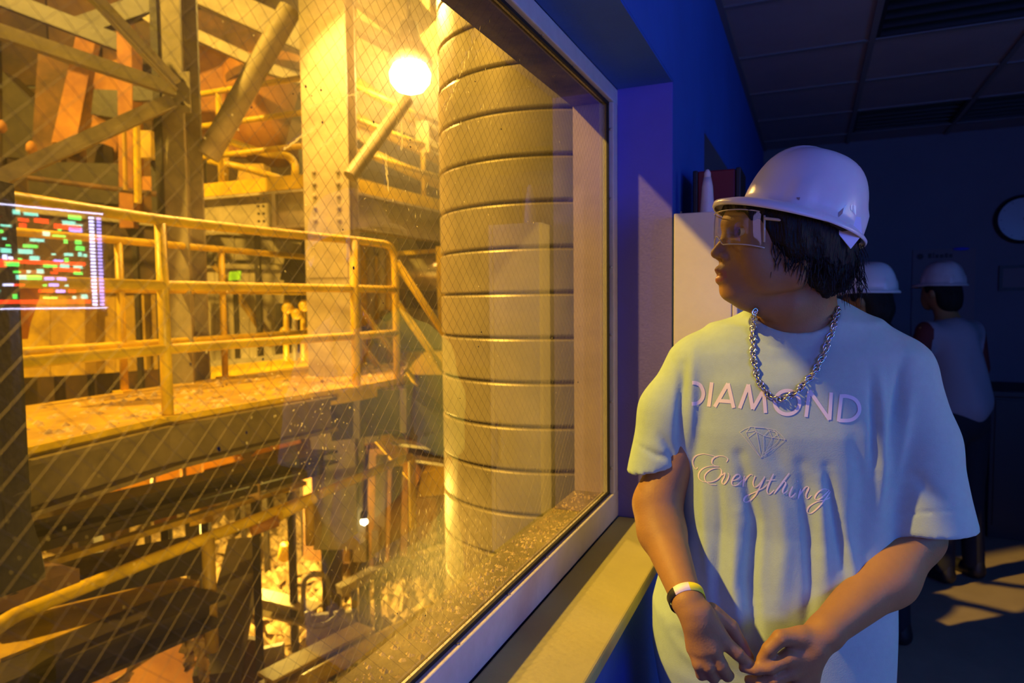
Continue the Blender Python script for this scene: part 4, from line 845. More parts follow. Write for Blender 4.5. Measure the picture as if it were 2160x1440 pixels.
for lab, a, b2, w_, h, m, kd in (('long pale beam lying across the pit floor at the bottom', (520, 1262, 5.4), (668, 1298, 5.2), .16, .14, 'pale', 'h'),
                       ('pale pipe running up right over the rubble', (640, 1440, 3.9), (905, 1290, 4.9), .10, 0, 'yellow', 'tube'),
                       ('short pale beam among the rubble right of the black column', (715, 1245, 5.1), (790, 1205, 5.3), .09, .07, 'pale', 'bar'),
                       ('pale plank leaning on the rubble near the dust smear', (765, 1215, 5.3), (935, 1155, 5.9), .10, .05, 'pale', 'bar'),
                       ('olive beam crossing the pit bottom', (560, 1440, 3.9), (770, 1330, 4.5), .16, .08, 'yellowd', 'h'),
                       ('yellow channel right at the bottom near the window frame', (790, 1420, 4.0), (900, 1330, 4.6), .12, .06, 'yellowd', 'bar'),
                       ('dark trench beam left of the pit rubble', (455, 1440, 4.0), (520, 1150, 5.2), .25, .15, 'dsteel', 'bar')):
    beam('pit_beam', lab, W(*a), W(*b2), w_, h, m, kd)
hr = thing('hoop_rail', 'grey hoop-shaped guard rail standing on the rubble', 'railing', W(665, 1290, 4.9))
MB().tube(arc([W(640, 1300, 4.9), W(640, 1215, 4.9), W(690, 1208, 4.9), W(700, 1310, 4.9)], .12), .018, 10).build('hoop', M['steel'], hr, True)
MB().tube(arc([W(648, 1290, 4.7), W(655, 1322, 4.7), W(690, 1318, 4.7), W(725, 1285, 4.8)], .1), .02, 10).build('foot_loop', M['steel'], hr, True)
yb_ = thing('yellow_bucket', 'small yellow bucket lying on the slag', 'bucket', W(597, 1165, 5.6))
MB().lathe(W(597, 1178, 5.6), [(.045, 0), (.06, .12), (.063, .125)], 18, (.5, 0, 1)).build('pail', M['yellow'], yb_, True); MB().tube([W(588, 1150, 5.6), W(597, 1136, 5.6), W(608, 1150, 5.6)], .006, 6).build('wire_handle', M['steel'], yb_, True)
for lab, q, m in (('broad rust-brown plate at the bottom left under the black beam', [(120, 1500, 3.9), (440, 1500, 3.9), (400, 1300, 4.3), (300, 1330, 4.2)], 'rust'),
                  ('dark rust plate right of the torn sheets at the bottom', [(410, 1500, 4.2), (560, 1500, 4.2), (540, 1350, 4.6), (400, 1330, 4.6)], 'rustd'),
                  ('upright rust plate at the bottom centre', [(560, 1500, 4.4), (600, 1500, 4.4), (595, 1360, 4.6), (550, 1370, 4.6)], 'pale'),
                  ('pale machine base plate at bottom centre right', [(640, 1400, 4.8), (760, 1360, 4.8), (740, 1290, 5.0), (650, 1300, 5.0)], 'pale')):
    slab('floor_plate', lab, 'plate', q, .05, m)
def torn(label, path, w0, d):                        # torn strip of insulation with a crumpled face
    n = 26; V = []; Fc = []; pts = [W(px, py, d) for px, py in path]; tot = len(pts)-1; R3 = random.Random(len(label))
    for i in range(n+1):
        s = i/n*tot; k = min(int(s), tot-1); p = pts[k].lerp(pts[k+1], s-k)
        for j in range(7):
            u = j/6-.5; ww = w0*(.55+.45*math.sin(i*.7)+R3.uniform(-.15, .2)); V.append(tuple(p+_r*u*ww-_fh*(.05*math.sin(j*1.9+i*.5)+R3.uniform(-.012, .012))))
    m = len(V); V += [tuple(Vector(v)+_fh*.008) for v in V]
    for i in range(n):
        for j in range(6): a = i*7+j; Fc.append((a, a+1, a+8, a+7)); Fc.append((m+a, m+a+7, m+a+8, m+a+1))
    return tag(mk('torn_insulation', V, Fc, M['cloth'], smooth=True), label, 'insulation')
torn('torn sheet of insulation leaning from bottom left up to the black beam', [(240, 1450), (300, 1385), (345, 1320)], .10, 3.45)
torn('ragged hanging strip of insulation, right of the leaning sheet', [(385, 1315), (398, 1370), (400, 1410)], .075, 3.5)
torn('ragged hanging strip of insulation furthest right, reaching the bottom edge', [(415, 1318), (425, 1370), (432, 1445)], .06, 3.55)
# ================================================================ THE YOUNG MAN
M['skin'] = mat('skin', (0.38, 0.20, 0.075), 0.55, var=.12, vscale=30, bump=.08, bscale=300, spec=.35)
M['lip'] = mat('lips', (0.34, 0.12, 0.07), 0.45)
M['hair'] = mat('black_hair', (0.010, 0.008, 0.008), 0.55, bump=.7, bscale=90, stretch=(3, 3, .5), spec=.25)
M['shirt'] = mat('mint_cotton', (0.42, 0.57, 0.50), 0.85, var=.06, vscale=70, bump=.10, bscale=500, spec=.15)
M['print'] = mat('white_print', (0.86, 0.78, 0.80), 0.75, spec=.2)
M['thin'] = mat('thin_print_line', (0.62, 0.68, 0.64), 0.75, spec=.2)
M['helmet'] = mat('white_helmet_shell', (0.76, 0.74, 0.80), 0.28, var=.05, vscale=14, spec=.5)
M['jeans'] = mat('dark_trousers', (0.012, 0.013, 0.022), 0.85, bump=.2, bscale=300)
M['silver'] = mat('silver_chain', (0.75, 0.72, 0.70), 0.22, metal=1.0)
M['eye'] = mat('eye_white', (0.6, 0.58, 0.55), 0.2); M['iris'] = mat('dark_iris', (0.015, .008, .005), 0.1)
M['nail'] = mat('nail', (0.60, 0.38, 0.24), 0.3)
DH = 1.20
root = thing('person', 'young man in white hard hat, safety glasses and mint T-shirt, gazing out the window', 'person', tuple(L2W(np.array([[P(1655, 900, 1.25)[0], 1.26, -CZ]]))[0]))
H = lambda px, py, dd=0.0: P(px, py, DH)+np.array([0, dd, 0])
def sym(fn, dd): return np.minimum(fn(dd), fn(-dd))

alh = math.radians(20); hcL = H(1689, 464); hfL = np.array([-math.cos(alh), 0, math.sin(alh)]); huL = np.array([math.sin(alh), 0, math.cos(alh)])
# ---- shirt volume
rows = [(690, 1530, 1815, 1.270, .080), (740, 1462, 1885, 1.270, .108), (800, 1440, 1892, 1.265, .122), (900, 1432, 1884, 1.262, .130), (1000, 1432, 1872, 1.262, .128),
        (1100, 1434, 1866, 1.255, .122), (1200, 1420, 1864, 1.245, .124), (1300, 1392, 1862, 1.235, .130), (1400, 1392, 1858, 1.235, .134), (1500, 1410, 1852, 1.24, .134), (1580, 1415, 1848, 1.24, .134)]
rz = []; 
for py, xl_, xr_, dcn, bb in rows:
    a, b_ = P(xl_, py, dcn-.02), P(xr_, py, dcn-.02); rz.append(((a[2]+b_[2])/2, (a[0]+b_[0])/2, (b_[0]-a[0])/2, dcn, bb))
rz = np.array(rz[::-1])
def torso(p, grow=0.0):
    h = p[:, 2]; uc = np.interp(h, rz[:, 0], rz[:, 1]); a = np.interp(h, rz[:, 0], rz[:, 2])+grow; dcn = np.interp(h, rz[:, 0], rz[:, 3]); bb = np.interp(h, rz[:, 0], rz[:, 4])+grow
    x = (p[:, 0]-uc); y = (p[:, 1]-dcn)+x*.16          # turned slightly to the window: right side nearer
    e = 2.5; k = (np.abs(x/a)**e+np.abs(y/bb)**e)**(1/e)
    dd = (k-1)*np.minimum(a, bb)*.9
    top = p[:, 2]-(rz[-1, 0]-.002+.0); return np.maximum(dd, top)
SL = [(P(1478, 785, 1.285), .066), (P(1420, 870, 1.28), .062), (P(1378, 1020, 1.262), .052)]
SR = [(P(1885, 800, 1.215), .070), (P(1925, 940, 1.20), .072), (P(1958, 1150, 1.19), .083)]
TL = (P(1650, 712, 1.27), .070, P(1488, 768, 1.285), .056)
TR = (P(1735, 712, 1.26), .074, P(1880, 778, 1.225), .062)
nh = P(1681, 636, 1.185)
def shirt(p):
    d = torso(p)
    sh = smin(cap(p, TL[0], TL[2], TL[1], TL[3]), cap(p, TR[0], TR[2], TR[1], TR[3]), .03)
    d = smin(d, sh, .045)
    nb = ell(p, P(1684, 690, 1.255), (.098, .085, .050)); d = smin(d, nb, .03)
    hl = P(1379, 984, 1.262); nl = np.array([-.25, 0, .97]); hr_ = P(1958, 1110, 1.19); nr = np.array([.0, 0, 1.0])
    sl = smin(cap(p, SL[0][0], SL[1][0], SL[0][1], SL[1][1]), cap(p, SL[1][0], SL[2][0], SL[1][1], SL[2][1]), .02)
    sl_raw = sl
    sl = smax(sl, -((p-hl)@(nl/np.linalg.norm(nl))), .004)
    sr = smin(cap(p, SR[0][0], SR[1][0], SR[0][1], SR[1][1]), cap(p, SR[1][0], SR[2][0], SR[1][1], SR[2][1]), .02)
    sr_raw = sr
    sr = smax(sr, -((p-hr_)@nr), .004)
    d = smin(smin(d, sl, .018), sr, .018)
    # openings
    ol = np.maximum(sl_raw+.011, ((p-hl)@(nl/np.linalg.norm(nl)))-.018); orr = np.maximum(sr_raw+.011, ((p-hr_)@nr)-.018)
    d = np.maximum(d, -np.minimum(ol, orr))
    d = np.maximum(d, -ell(p, nh, (.0755, .105, .054)))
    d = np.maximum(d, -(p[:, 2]-P(1650, 1545, 1.24)[2]))
    return d
print('shirt'); Vs, Fs = sdf_mesh(shirt, (.13, 1.00, -.86), (.93, 1.48, .06), .0045)
Vs = relax(Vs, Fs, 3)
def displace(V, Fq, strokes):
    N_ = vnormals(V, Fq); Wv = L2W(V); px, py = project(Wv); facing = N_[:, 1] < .25; D = np.zeros(len(V))
    for pts, wd_, amp in strokes:
        pts = np.array(pts, float); best = np.full(len(V), 1e9); tt = np.zeros(len(V)); q = np.stack([px, py], 1)
        L = len(pts)-1
        for i in range(L):
            a, b_ = pts[i], pts[i+1]; ab = b_-a; t = np.clip(((q-a)@ab)/(ab@ab), 0, 1); dd = np.linalg.norm(q-a-t[:, None]*ab, axis=1)
            m = dd < best; best[m] = dd[m]; tt[m] = ((i+t)/L)[m]
        D += amp*np.exp(-(best/wd_)**2)*np.sin(np.pi*np.clip(tt, .04, .96))**.6*facing
    return V+N_*D[:, None]
mm = .001
folds = [([(1560, 960), (1592, 1100), (1584, 1230), (1592, 1330), (1604, 1440)], 13, -14*mm), ([(1640, 1000), (1655, 1150), (1640, 1300)], 22, 7*mm), ([(1555, 1080), (1548, 1240), (1570, 1380)], 13, 7*mm),
         ([(1690, 980), (1708, 1120), (1712, 1240), (1700, 1330)], 14, -9*mm), ([(1745, 985), (1762, 1090), (1785, 1220)], 11, -9*mm), ([(1728, 1010), (1735, 1120), (1745, 1240)], 11, 6*mm),
         ([(1800, 900), (1822, 1020), (1815, 1180)], 20, -6*mm), ([(1855, 780), (1862, 880), (1862, 1000), (1855, 1090)], 10, 7*mm), ([(1838, 800), (1845, 900), (1842, 1000)], 9, -8*mm),
         ([(1900, 760), (1892, 850), (1872, 960)], 11, -9*mm), ([(1925, 820), (1905, 930), (1885, 1040)], 12, 5*mm), ([(1512, 960), (1520, 1100), (1512, 1250), (1530, 1360)], 11, -5*mm), ([(1482, 1000), (1490, 1150), (1500, 1280)], 10, 4*mm),
         ([(1440, 770), (1436, 860), (1434, 960)], 9, -9*mm), ([(1462, 740), (1460, 850), (1455, 960)], 10, 5*mm), ([(1425, 1330), (1480, 1380), (1560, 1430)], 10, -5*mm), ([(1400, 1300), (1440, 1370), (1500, 1430)], 12, 4*mm),
         ([(1360, 945), (1385, 960), (1415, 965)], 6, -5*mm), ([(1395, 920), (1415, 950), (1425, 985)], 8, -6*mm), ([(1610, 880), (1640, 960), (1660, 1040)], 22, -4*mm), ([(1560, 740), (1640, 760), (1740, 745)], 18, -2*mm),
         ([(1770, 1090), (1800, 1200), (1790, 1330)], 16, 6*mm), ([(1930, 1000), (1960, 1040), (2000, 1060)], 14, -4*mm), ([(1890, 1020), (1925, 990), (1980, 980)], 12, 3*mm),
         ([(1866, 1086), (1950, 1080), (2038, 1076)], 2.4, -2.6*mm), ([(1336, 930), (1380, 962), (1430, 980)], 2.4, -2.0*mm), ([(1576, 660), (1580, 700), (1620, 729), (1680, 738), (1735, 722), (1782, 672)], 2.2, -1.6*mm),
         ([(1410, 745), (1440, 800), (1432, 900)], 3, -1.5*mm), ([(1905, 735), (1918, 800), (1890, 880)], 3, -1.5*mm), ([(1895, 878), (1935, 855), (1975, 815)], 3, -1.2*mm)]
Vs = displace(Vs, Fs, folds)
Vs = relax(Vs, Fs, 1, .4)
Vs += vnormals(Vs, Fs)*(np.sin(Vs[:, :1]*38+np.sin(Vs[:, 2:]*9)*2)*.0014*np.clip((-.10-Vs[:, 2:])*4, 0, 1))
shirt_o = mkfast('t_shirt', L2W(Vs), Fs, M['shirt'], root)
bvh = BVHTree.FromPolygons([tuple(v) for v in L2W(Vs)], Fs.tolist())
def cast(px, py, off=.0010):
    v = ray(px, py).normalized(); h, n, i, d = bvh.ray_cast(CAM, v, 4)
    return None if h is None else h-v*off

# ---- body under the shirt: head, neck, arms, hands in one skin
px1 = 1/1440
hand_d = 1.045
def fing(p, pts, rs, k=.003):
    d = None
    for i in range(len(pts)-1):
        c = cap(p, pts[i], pts[i+1], rs[i], rs[i+1]); d = c if d is None else smin(d, c, k)
    return d
def hand_right(p):   # image left hand, back towards us, fingers hanging
    Q = lambda x, y, d=0.0: P(x, y, hand_d+d)
    wr = Q(1452, 1272, .02); kn = [Q(1463, 1366, .006), Q(1481, 1371, -.004), Q(1503, 1368, -.006), Q(1526, 1352, .0)]
    d = cap(p, wr, Q(1470, 1310, .006), .0245, .022)
    for k_, w_ in zip(kn, (.0125, .0135, .0135, .013)): d = smin(d, cap(p, Q(1460+(k_[0]-kn[0][0])*500, 1292, .008), k_, .017, w_), .010)
    f = [fing(p, [kn[0], Q(1474, 1400, -.004), Q(1480, 1422, .006), Q(1484, 1424, .026)], (.0110, .0100, .0090, .0080)),
         fing(p, [kn[1], Q(1494, 1404, -.008), Q(1505, 1428, .004), Q(1507, 1430, .026)], (.0118, .0106, .0095, .0085)),
         fing(p, [kn[2], Q(1521, 1403, -.009), Q(1534, 1424, .004), Q(1538, 1424, .026)], (.0120, .0108, .0097, .0086)),
         fing(p, [kn[3], Q(1556, 1378, -.004), Q(1574, 1396, .0), Q(1587, 1403, .004)], (.0120, .0102, .0088, .0072)),
         fing(p, [Q(1500, 1290, .026), Q(1541, 1322, .026), Q(1563, 1360, .020), Q(1580, 1386, .016)], (.015, .0125, .0105, .0085))]
    for q in f: d = smin(d, q, .0022)
    return d
def hand_left(p):
    Q = lambda x, y, d=0.0: P(x, y, hand_d+d)
    wr = Q(1742, 1332, .02); kn = [Q(1662, 1386, -.006), Q(1668, 1416, -.004), Q(1684, 1444, .002), Q(1706, 1468, .010)]
    d = cap(p, wr, Q(1716, 1352, .012), .027, .024)
    for k_, w_ in zip(kn, (.0135, .0135, .013, .012)): d = smin(d, cap(p, Q(1712, 1366, .010), k_, .022, w_), .010)
    f = [fing(p, [kn[0], Q(1624, 1406, -.010), Q(1594, 1411, -.008), Q(1567, 1408, -.004)], (.0122, .0108, .0090, .0072)),
         fing(p, [kn[1], Q(1632, 1432, -.008), Q(1600, 1438, -.004), Q(1580, 1434, .004)], (.0122, .0108, .0095, .0080)),
         fing(p, [kn[2], Q(1650, 1462, -.004), Q(1622, 1466, .0), Q(1604, 1460, .010)], (.0118, .0105, .0092, .0078)),
         fing(p, [kn[3], Q(1680, 1486, .004), Q(1656, 1490, .010), Q(1640, 1486, .016)], (.0110, .0095, .0085, .0072)),
         fing(p, [Q(1690, 1342, .004), Q(1646, 1345, -.006), Q(1622, 1369, -.006), Q(1606, 1390, -.003)], (.016, .0125, .0108, .0082))]
    for q in f[:4]: d = smin(d, q, .0022)
    d = smin(d, cap(p, Q(1736, 1345, .018), Q(1688, 1343, .002), .022, .015), .012); d = smin(d, f[4], .006)
    return d
def head(p):
    d = ell(p, H(1676, 468), (.094, .076, .084))
    d = smin(d, ell(p, H(1592, 500), (.055, .060, .080)), .02)
    d = smin(d, ell(p, H(1608, 462), (.058, .062, .045)), .02)
    for s in (1, -1):
        d = smin(d, cap(p, H(1541, 470, s*.012), H(1556, 468, s*.040), .010, .010), .012)         # brow
        d = smin(d, ell(p, H(1582, 540, s*.042), (.030, .020, .026)), .018)                         # cheek
        d = smin(d, cap(p, H(1552, 614, s*.010), H(1652, 588, s*.052), .016, .014), .016)           # jaw line
        d = smin(d, cap(p, H(1652, 588, s*.054), H(1672, 520, s*.066), .014, .014), .02)
        d = smin(d, ell(p, H(1612, 570, s*.042), (.045, .022, .034)), .02)
    d = smin(d, ell(p, H(1566, 572), (.042, .038, .040)), .016)
    d = smin(d, ell(p, H(1543, 613), (.0195, .020, .017)), .014)
    d = smin(d, cap(p, H(1575, 632), H(1655, 640), .020, .040), .018)
    for s in (1, -1): d = smax(d, -ell(p, H(1543, 493, s*.031), (.015, .015, .0075)), .009)
    n = cap(p, H(1545, 488), H(1514, 531), .0075, .0100); d = smin(d, n, .012)
    d = smin(d, ell(p, H(1513, 535), (.0110, .0105, .0088)), .005)
    for s in (1, -1): d = smin(d, ell(p, H(1525, 541, s*.0130), (.0105, .0062, .0070)), .005)
    for s in (1, -1): d = smax(d, -ell(p, H(1516, 549, s*.0065), (.0050, .0034, .0034)), .003)
    # lips
    lip = None
    for a, b_, r0, r1 in ((H(1516, 569, 0), H(1523, 573, .012), .0074, .0068), (H(1523, 573, .012), H(1538, 580, .024), .0068, .0034), (H(1519, 590, 0), H(1525, 589, .012), .0088, .0078), (H(1525, 589, .012), H(1539, 583, .023), .0078, .0034)):
        for s in (1, -1):
            q = cap(p, a*[1, 1, 1]+[0, (s-1)*(a[1]-DH), 0], b_+np.array([0, (s-1)*(b_[1]-DH), 0]), r0, r1); lip = q if lip is None else np.minimum(lip, q)
    d = smin(d, lip, .0045)
    d = smax(d, -cap(p, H(1512, 580, -.012), H(1512, 580, .012), .0026, .0026), .002)
    d = smin(d, ell(p, H(1694, 512, -.077), (.012, .007, .024), .15), .008); d = smin(d, ell(p, H(1694, 512, .080), (.013, .008, .026), .15), .008)
    x_, y_, z_ = (p-hcL)@hfL, p[:, 1]-DH, (p-hcL)@huL; inn = ell(np.stack([x_, y_, z_], 1), (0, 0, 0), (.093, .083, .100)); d = np.where(z_ > -.004, np.maximum(d, inn), d)
    return d
def skin_arms(p):
    d = cap(p, P(1480, 800, 1.285), P(1386, 1065, 1.245), .048, .041)
    d = smin(d, cap(p, P(1386, 1060, 1.245), P(1396, 1120, 1.215), .041, .0405), .02)
    d = smin(d, cap(p, P(1396, 1120, 1.215), P(1449, 1265, 1.075), .0405, .0245), .02)
    d2 = cap(p, P(1888, 810, 1.22), P(1928, 1130, 1.19), .052, .047)
    d2 = smin(d2, cap(p, P(1928, 1130, 1.19), P(1868, 1215, 1.145), .047, .0475), .02)
    d2 = smin(d2, cap(p, P(1868, 1215, 1.145), P(1742, 1330, 1.065), .0475, .027), .025)
    return d, d2
def body(p):
    d = np.full(len(p), 9.0)
    hi = p[:, 2] > -.16
    if hi.any():
        q = p[hi]; h_ = head(q); h_ = smin(h_, cap(q, P(1680, 570, 1.215), P(1684, 688, 1.245), .060, .068), .02)
        d[hi] = h_
    t = np.maximum(torso(p)+.016, p[:, 2]-P(1650, 702, 1.2)[2])
    nb = ell(p, P(1684, 700, 1.25), (.088, .074, .045)); t = smin(t, nb, .03)
    t = smin(t, smin(cap(p, TL[0], TL[2], TL[1]-.02, TL[3]-.014), cap(p, TR[0], TR[2], TR[1]-.02, TR[3]-.014), .03), .03)
    d = smin(d, t, .018)
    a1_, a2_ = skin_arms(p); d = smin(d, np.minimum(a1_, a2_), .012)
    lo = p[:, 2] < -.40
    if lo.any():
        q = p[lo]; hh = np.minimum(hand_right(q), hand_left(q)); d[lo] = smin(d[lo], hh, .010)
    return d
print('body'); Vb, Fb = sdf_mesh(body, (.17, .93, -.90), (.88, 1.45, .24), .0030)
Vb = relax(Vb, Fb, 2, .35)
# lips take their own colour
cz = H(1524, 580); fc = Vb[Fb].mean(1)
lipm = (((fc[:, 0]-H(1522, 0)[0])/.016)**2+((fc[:, 1]-DH)/.0245)**2+((fc[:, 2]-H(1524, 580)[2])/.0125)**2 < 1)
lipm &= (fc[:, 0] < H(1537, 580)[0])
mi = np.zeros(len(Fb), np.int32); mi[lipm] = 1
body_o = mkfast('body', L2W(Vb), Fb, M['skin'], root, mats=[M['skin'], M['lip']], midx=mi)
# eyes
for s in (-1, 1):
    c = Vector(L2W(np.array([H(1560, 493, s*.030)]))[0]); MB().lathe(c-Vector((0, 0, .0118)), [(.0118*math.sin(math.pi*k/12), .0118-.0118*math.cos(math.pi*k/12)) for k in range(13)], 20).build('eye', M['eye'], root, True)
    ci = c-_r*.0100; MB().lathe(ci, [(.0058, 0), (.0056, .0012), (.0035, .0022), (.0005, .0025)], 16, -_r).build('iris', M['iris'], root, True)
# eyebrow hairs
for s in (-1, 1):
    pts = [Vector(L2W(np.array([H(x, y, s*dd)]))[0]) for x, y, dd in ((1530, 470, .012), (1535, 464, .026), (1548, 464, .040), (1562, 470, .050))]
    MB().tube(pts, [.002, .0032, .0028, .001], 8).build('eyebrow', M['hair'], root, True)
# ---- hair

def hair(p):
    d = ell(p, H(1672, 452), (.108, .091, .098))
    d = smin(d, ell(p, H(1712, 545), (.064, .078, .076)), .03)
    d = smin(d, ell(p, H(1655, 510, -.062), (.045, .022, .040)), .02); d = smin(d, ell(p, H(1655, 510, .062), (.045, .022, .040)), .02)
    d = smin(d, ell(p, H(1762, 560, .0), (.024, .050, .045)), .02)
    d = smin(d, ell(p, H(1600, 446), (.062, .080, .036)), .015)
    a = H(1540, 450); b_ = H(1608, 535); t = (b_-a); n = np.array([t[2], 0, -t[0]]); n /= np.linalg.norm(n)
    if n[0] > 0: n = -n
    side = (p-a)@n; d = smax(d, side, .012)
    a = H(1612, 540); b_ = H(1700, 618); t = (b_-a); n = np.array([t[2], 0, -t[0]]); n /= np.linalg.norm(n)
    if n[2] > 0: n = -n
    low = (p-a)@n; d = smax(d, low, .014)
    # locks
    w_ = np.sin(p[:, 0]*190+p[:, 2]*60)*np.sin(p[:, 1]*160+p[:, 2]*35)*.0028+np.sin(p[:, 0]*420+p[:, 1]*330)*.0012
    q = p-hcL; x = q@hfL; y = p[:, 1]-DH; z = q@huL; inn = ell(np.stack([x, y, z], 1), (0, 0, .002), (.098, .088, .106)); d = np.where(z > -.012, np.maximum(d, inn), d)
    return d+w_
print('hair'); Vh, Fh = sdf_mesh(hair, (.33, 1.05, -.04), (.68, 1.36, .27), .0035)
mkfast('hair', L2W(Vh), Fh, M['hair'], root)
hl = MB(); R4 = random.Random(9)
for k in range(420):                                  # loose strands at nape, fringe and sideburn
    s = R4.choice([-1, -1, -1, 1]); x = R4.uniform(1600, 1790); y = 540+ (x-1600)*.42+R4.uniform(-45, 10) if x < 1740 else R4.uniform(520, 610)
    dd = s*(.078-abs(x-1680)*.00022)+R4.uniform(-.01, .01); a = Vector(L2W(np.array([H(x, y, dd)]))[0]); l = R4.uniform(.015, .038)
    e = a+_r*R4.uniform(-.010, .014)-Vector((0, 0, l)); m_ = a.lerp(e, .5)+_r*R4.uniform(-.004, .004)
    hl.tube([a, m_, e], [.0011, .0009, .0002], 4, False)
tag(hl.build('loose_hair', M['hair'], root), kind='stuff')

# ---- hard hat
def hard_hat(parent, c, fwd, upv, Lh, Wh, Hh, m, detail=True):
    fwd = Vector(fwd).normalized(); upv = Vector(upv).normalized(); sd_ = upv.cross(fwd).normalized(); V = []; Fc = []; n = 72; rowsn = 18
    for j in range(rowsn+1):
        t = j/rowsn*math.pi/2
        for k in range(n):
            a = 2*math.pi*k/n; ca, sa_ = math.cos(a), math.sin(a); rad = math.cos(t)**(.66+.08*ca); hh = Hh*math.sin(t)**.95
            x = Lh*ca*rad*(1.0 if ca > 0 else .96); y = Wh*sa_*rad
            ridge = max(0, 1-(abs(y)/.020)**4)*.0045*min(1, t*1.6) if abs(y) < .02 else 0
            bump_ = 0
            if detail:
                for a0, w0 in ((math.radians(62), .20), (math.radians(-62), .20), (math.radians(148), .16), (math.radians(-148), .16)):
                    da = abs((a-a0+math.pi) % (2*math.pi)-math.pi)
                    if da < w0 and t < .38: bump_ = .0045*min(1, (w0-da)*14)*min(1, (.38-t)*9)
            V.append(c+fwd*(x+bump_*ca)+sd_*(y+bump_*sa_)+upv*(hh+ridge))
    for j in range(rowsn):
        for k in range(n): k2 = (k+1) % n; Fc.append((j*n+k, j*n+k2, (j+1)*n+k2, (j+1)*n+k))
    # brim rings
    rings = [(0.0, 0.0), (.25, -.001), (.6, -.004), (1.0, -.009), (1.0, -.0125), (.93, -.0145)]; b0 = len(V)
    for s, dz in rings[1:]:
        for k in range(n):
            a = 2*math.pi*k/n; ca = max(0, math.cos(a)); wd_ = .010+.038*ca**1.6+.004*max(0, -math.cos(a))
            V.append(c+fwd*(Lh*math.cos(a)*(1.0 if math.cos(a) > 0 else .96)+wd_*s*math.cos(a))+sd_*((Wh+wd_*s)*math.sin(a))+upv*(dz*(1+.9*ca)))
    for j in range(len(rings)-1):
        p0 = 0 if j == 0 else b0+(j-1)*n; p1 = b0+j*n
        for k in range(n): k2 = (k+1) % n; Fc.append((p0+k2, p0+k, p1+k, p1+k2))
    o = mk('hard_hat' if detail else 'helmet', V, Fc, m, parent, smooth=True); so = o.modifiers.new('thick', 'SOLIDIFY'); so.thickness = .0028; so.offset = -1
    return o, fwd, sd_, upv
al = alh
hc = Vector(L2W(np.array([hcL]))[0]); fw = (-_r*math.cos(al)+Vector((0, 0, math.sin(al)))); fw = (fw-_fh*.05).normalized(); upv = (_r*math.sin(al)+Vector((0, 0, math.cos(al))))
hat, hf, hs, hu = hard_hat(root, hc, fw, upv, .104, .095, .120, M['helmet'])
# details on the hat: rear sticker, dark print at the brow, smudge, slot shadow; suspension strap under it
hb2 = BVHTree.FromPolygons([tuple(v.co+wloc(hat)) for v in hat.data.vertices], [tuple(p.vertices) for p in hat.data.polygons])
def decal(name, quads, m, parent, bv, off=.0009):
    V = []; Fc = []
    for q in quads:
        idx = []
        for x, y in q:
            v = ray(x, y).normalized(); h, nn, i, dd = bv.ray_cast(CAM, v, 4)
            if h is None: idx = None; break
            V.append(h-v*off); idx.append(len(V)-1)
        if idx: Fc.append(tuple(idx))
    return mk(name, V, Fc, m, parent) if Fc else None
M['sticker'] = mat('reflective_sticker', (.75, .85, .95), .25); M['smudge_shadow'] = mat('brown_smudge_shadow', (.30, .20, .22), .6)
def rq(x0, y0, x1, y1, sk=0): return [(x0, y0), (x1, y0+sk), (x1, y1+sk), (x0, y1)]
decal('sticker', [[(1795, 433), (1799, 432), (1798, 446), (1794, 441)], [(1800, 432), (1806, 434), (1805, 454), (1799, 447)], [(1780, 436), (1787, 431), (1786, 433), (1783, 438)]], M['sticker'], hat, hb2)
decal('printed_lettering', [[(1583, 366), (1587, 361), (1587, 366), (1583, 371)], [(1579, 366), (1582, 368), (1581, 373), (1577, 371)], [(1575, 371), (1578, 373), (1576, 375), (1574, 374)]], M['black'], hat, hb2)
decal('smudge_shadow', [[(1680, 416), (1688, 416), (1686, 422), (1682, 420)], [(1769, 448), (1780, 438), (1777, 450), (1769, 458)]], M['smudge_shadow'], hat, hb2)  # a dirt mark and the painted shadow of a slot
sp_ = MB(); 
for s in (-1,):
    pts = [Vector(L2W(np.array([H(x, y, -.078)]))[0]) for x, y in ((1722, 462), (1768, 470), (1770, 505), (1748, 532), (1722, 500))]
    pb = [p_+_fh*.002 for p_ in pts]; sp_.add(pts+pb, [(0, 1, 2, 3, 4), (9, 8, 7, 6, 5)]+[(k, k+5, (k+1) % 5+5, (k+1) % 5) for k in range(5)])
sp_.build('nape_strap', M['helmet'], root)
bnd = MB(); ring_ = [hc+hf*(.098*math.cos(a))+hs*(.084*math.sin(a))-hu*.008 for a in [2*math.pi*k/40 for k in range(41)]]
bnd.tube(ring_, .007, 6, False); bnd.build('head_band', M['black'], root, True)

# ---- safety glasses
gm2 = bpy.data.materials.new('clear_lens'); gm2.use_nodes = True; n_ = gm2.node_tree; n_.nodes.clear()
o_ = n_.nodes.new('ShaderNodeOutputMaterial'); t_ = n_.nodes.new('ShaderNodeBsdfTransparent'); t_.inputs[0].default_value = (.93, .92, .86, 1); g_ = n_.nodes.new('ShaderNodeBsdfGlossy'); g_.inputs['Roughness'].default_value = .04
f_ = n_.nodes.new('ShaderNodeFresnel'); f_.inputs[0].default_value = 1.6; gq = n_.nodes.new('ShaderNodeNewGeometry'); iq = n_.nodes.new('ShaderNodeMapRange'); iq.inputs[3].default_value = 1.6; iq.inputs[4].default_value = 1/1.6; n_.links.new(gq.outputs['Backfacing'], iq.inputs[0]); n_.links.new(iq.outputs[0], f_.inputs[0]); mx = n_.nodes.new('ShaderNodeMixShader'); ad = n_.nodes.new('ShaderNodeMath'); ad.operation = 'ADD'; ad.inputs[1].default_value = .0
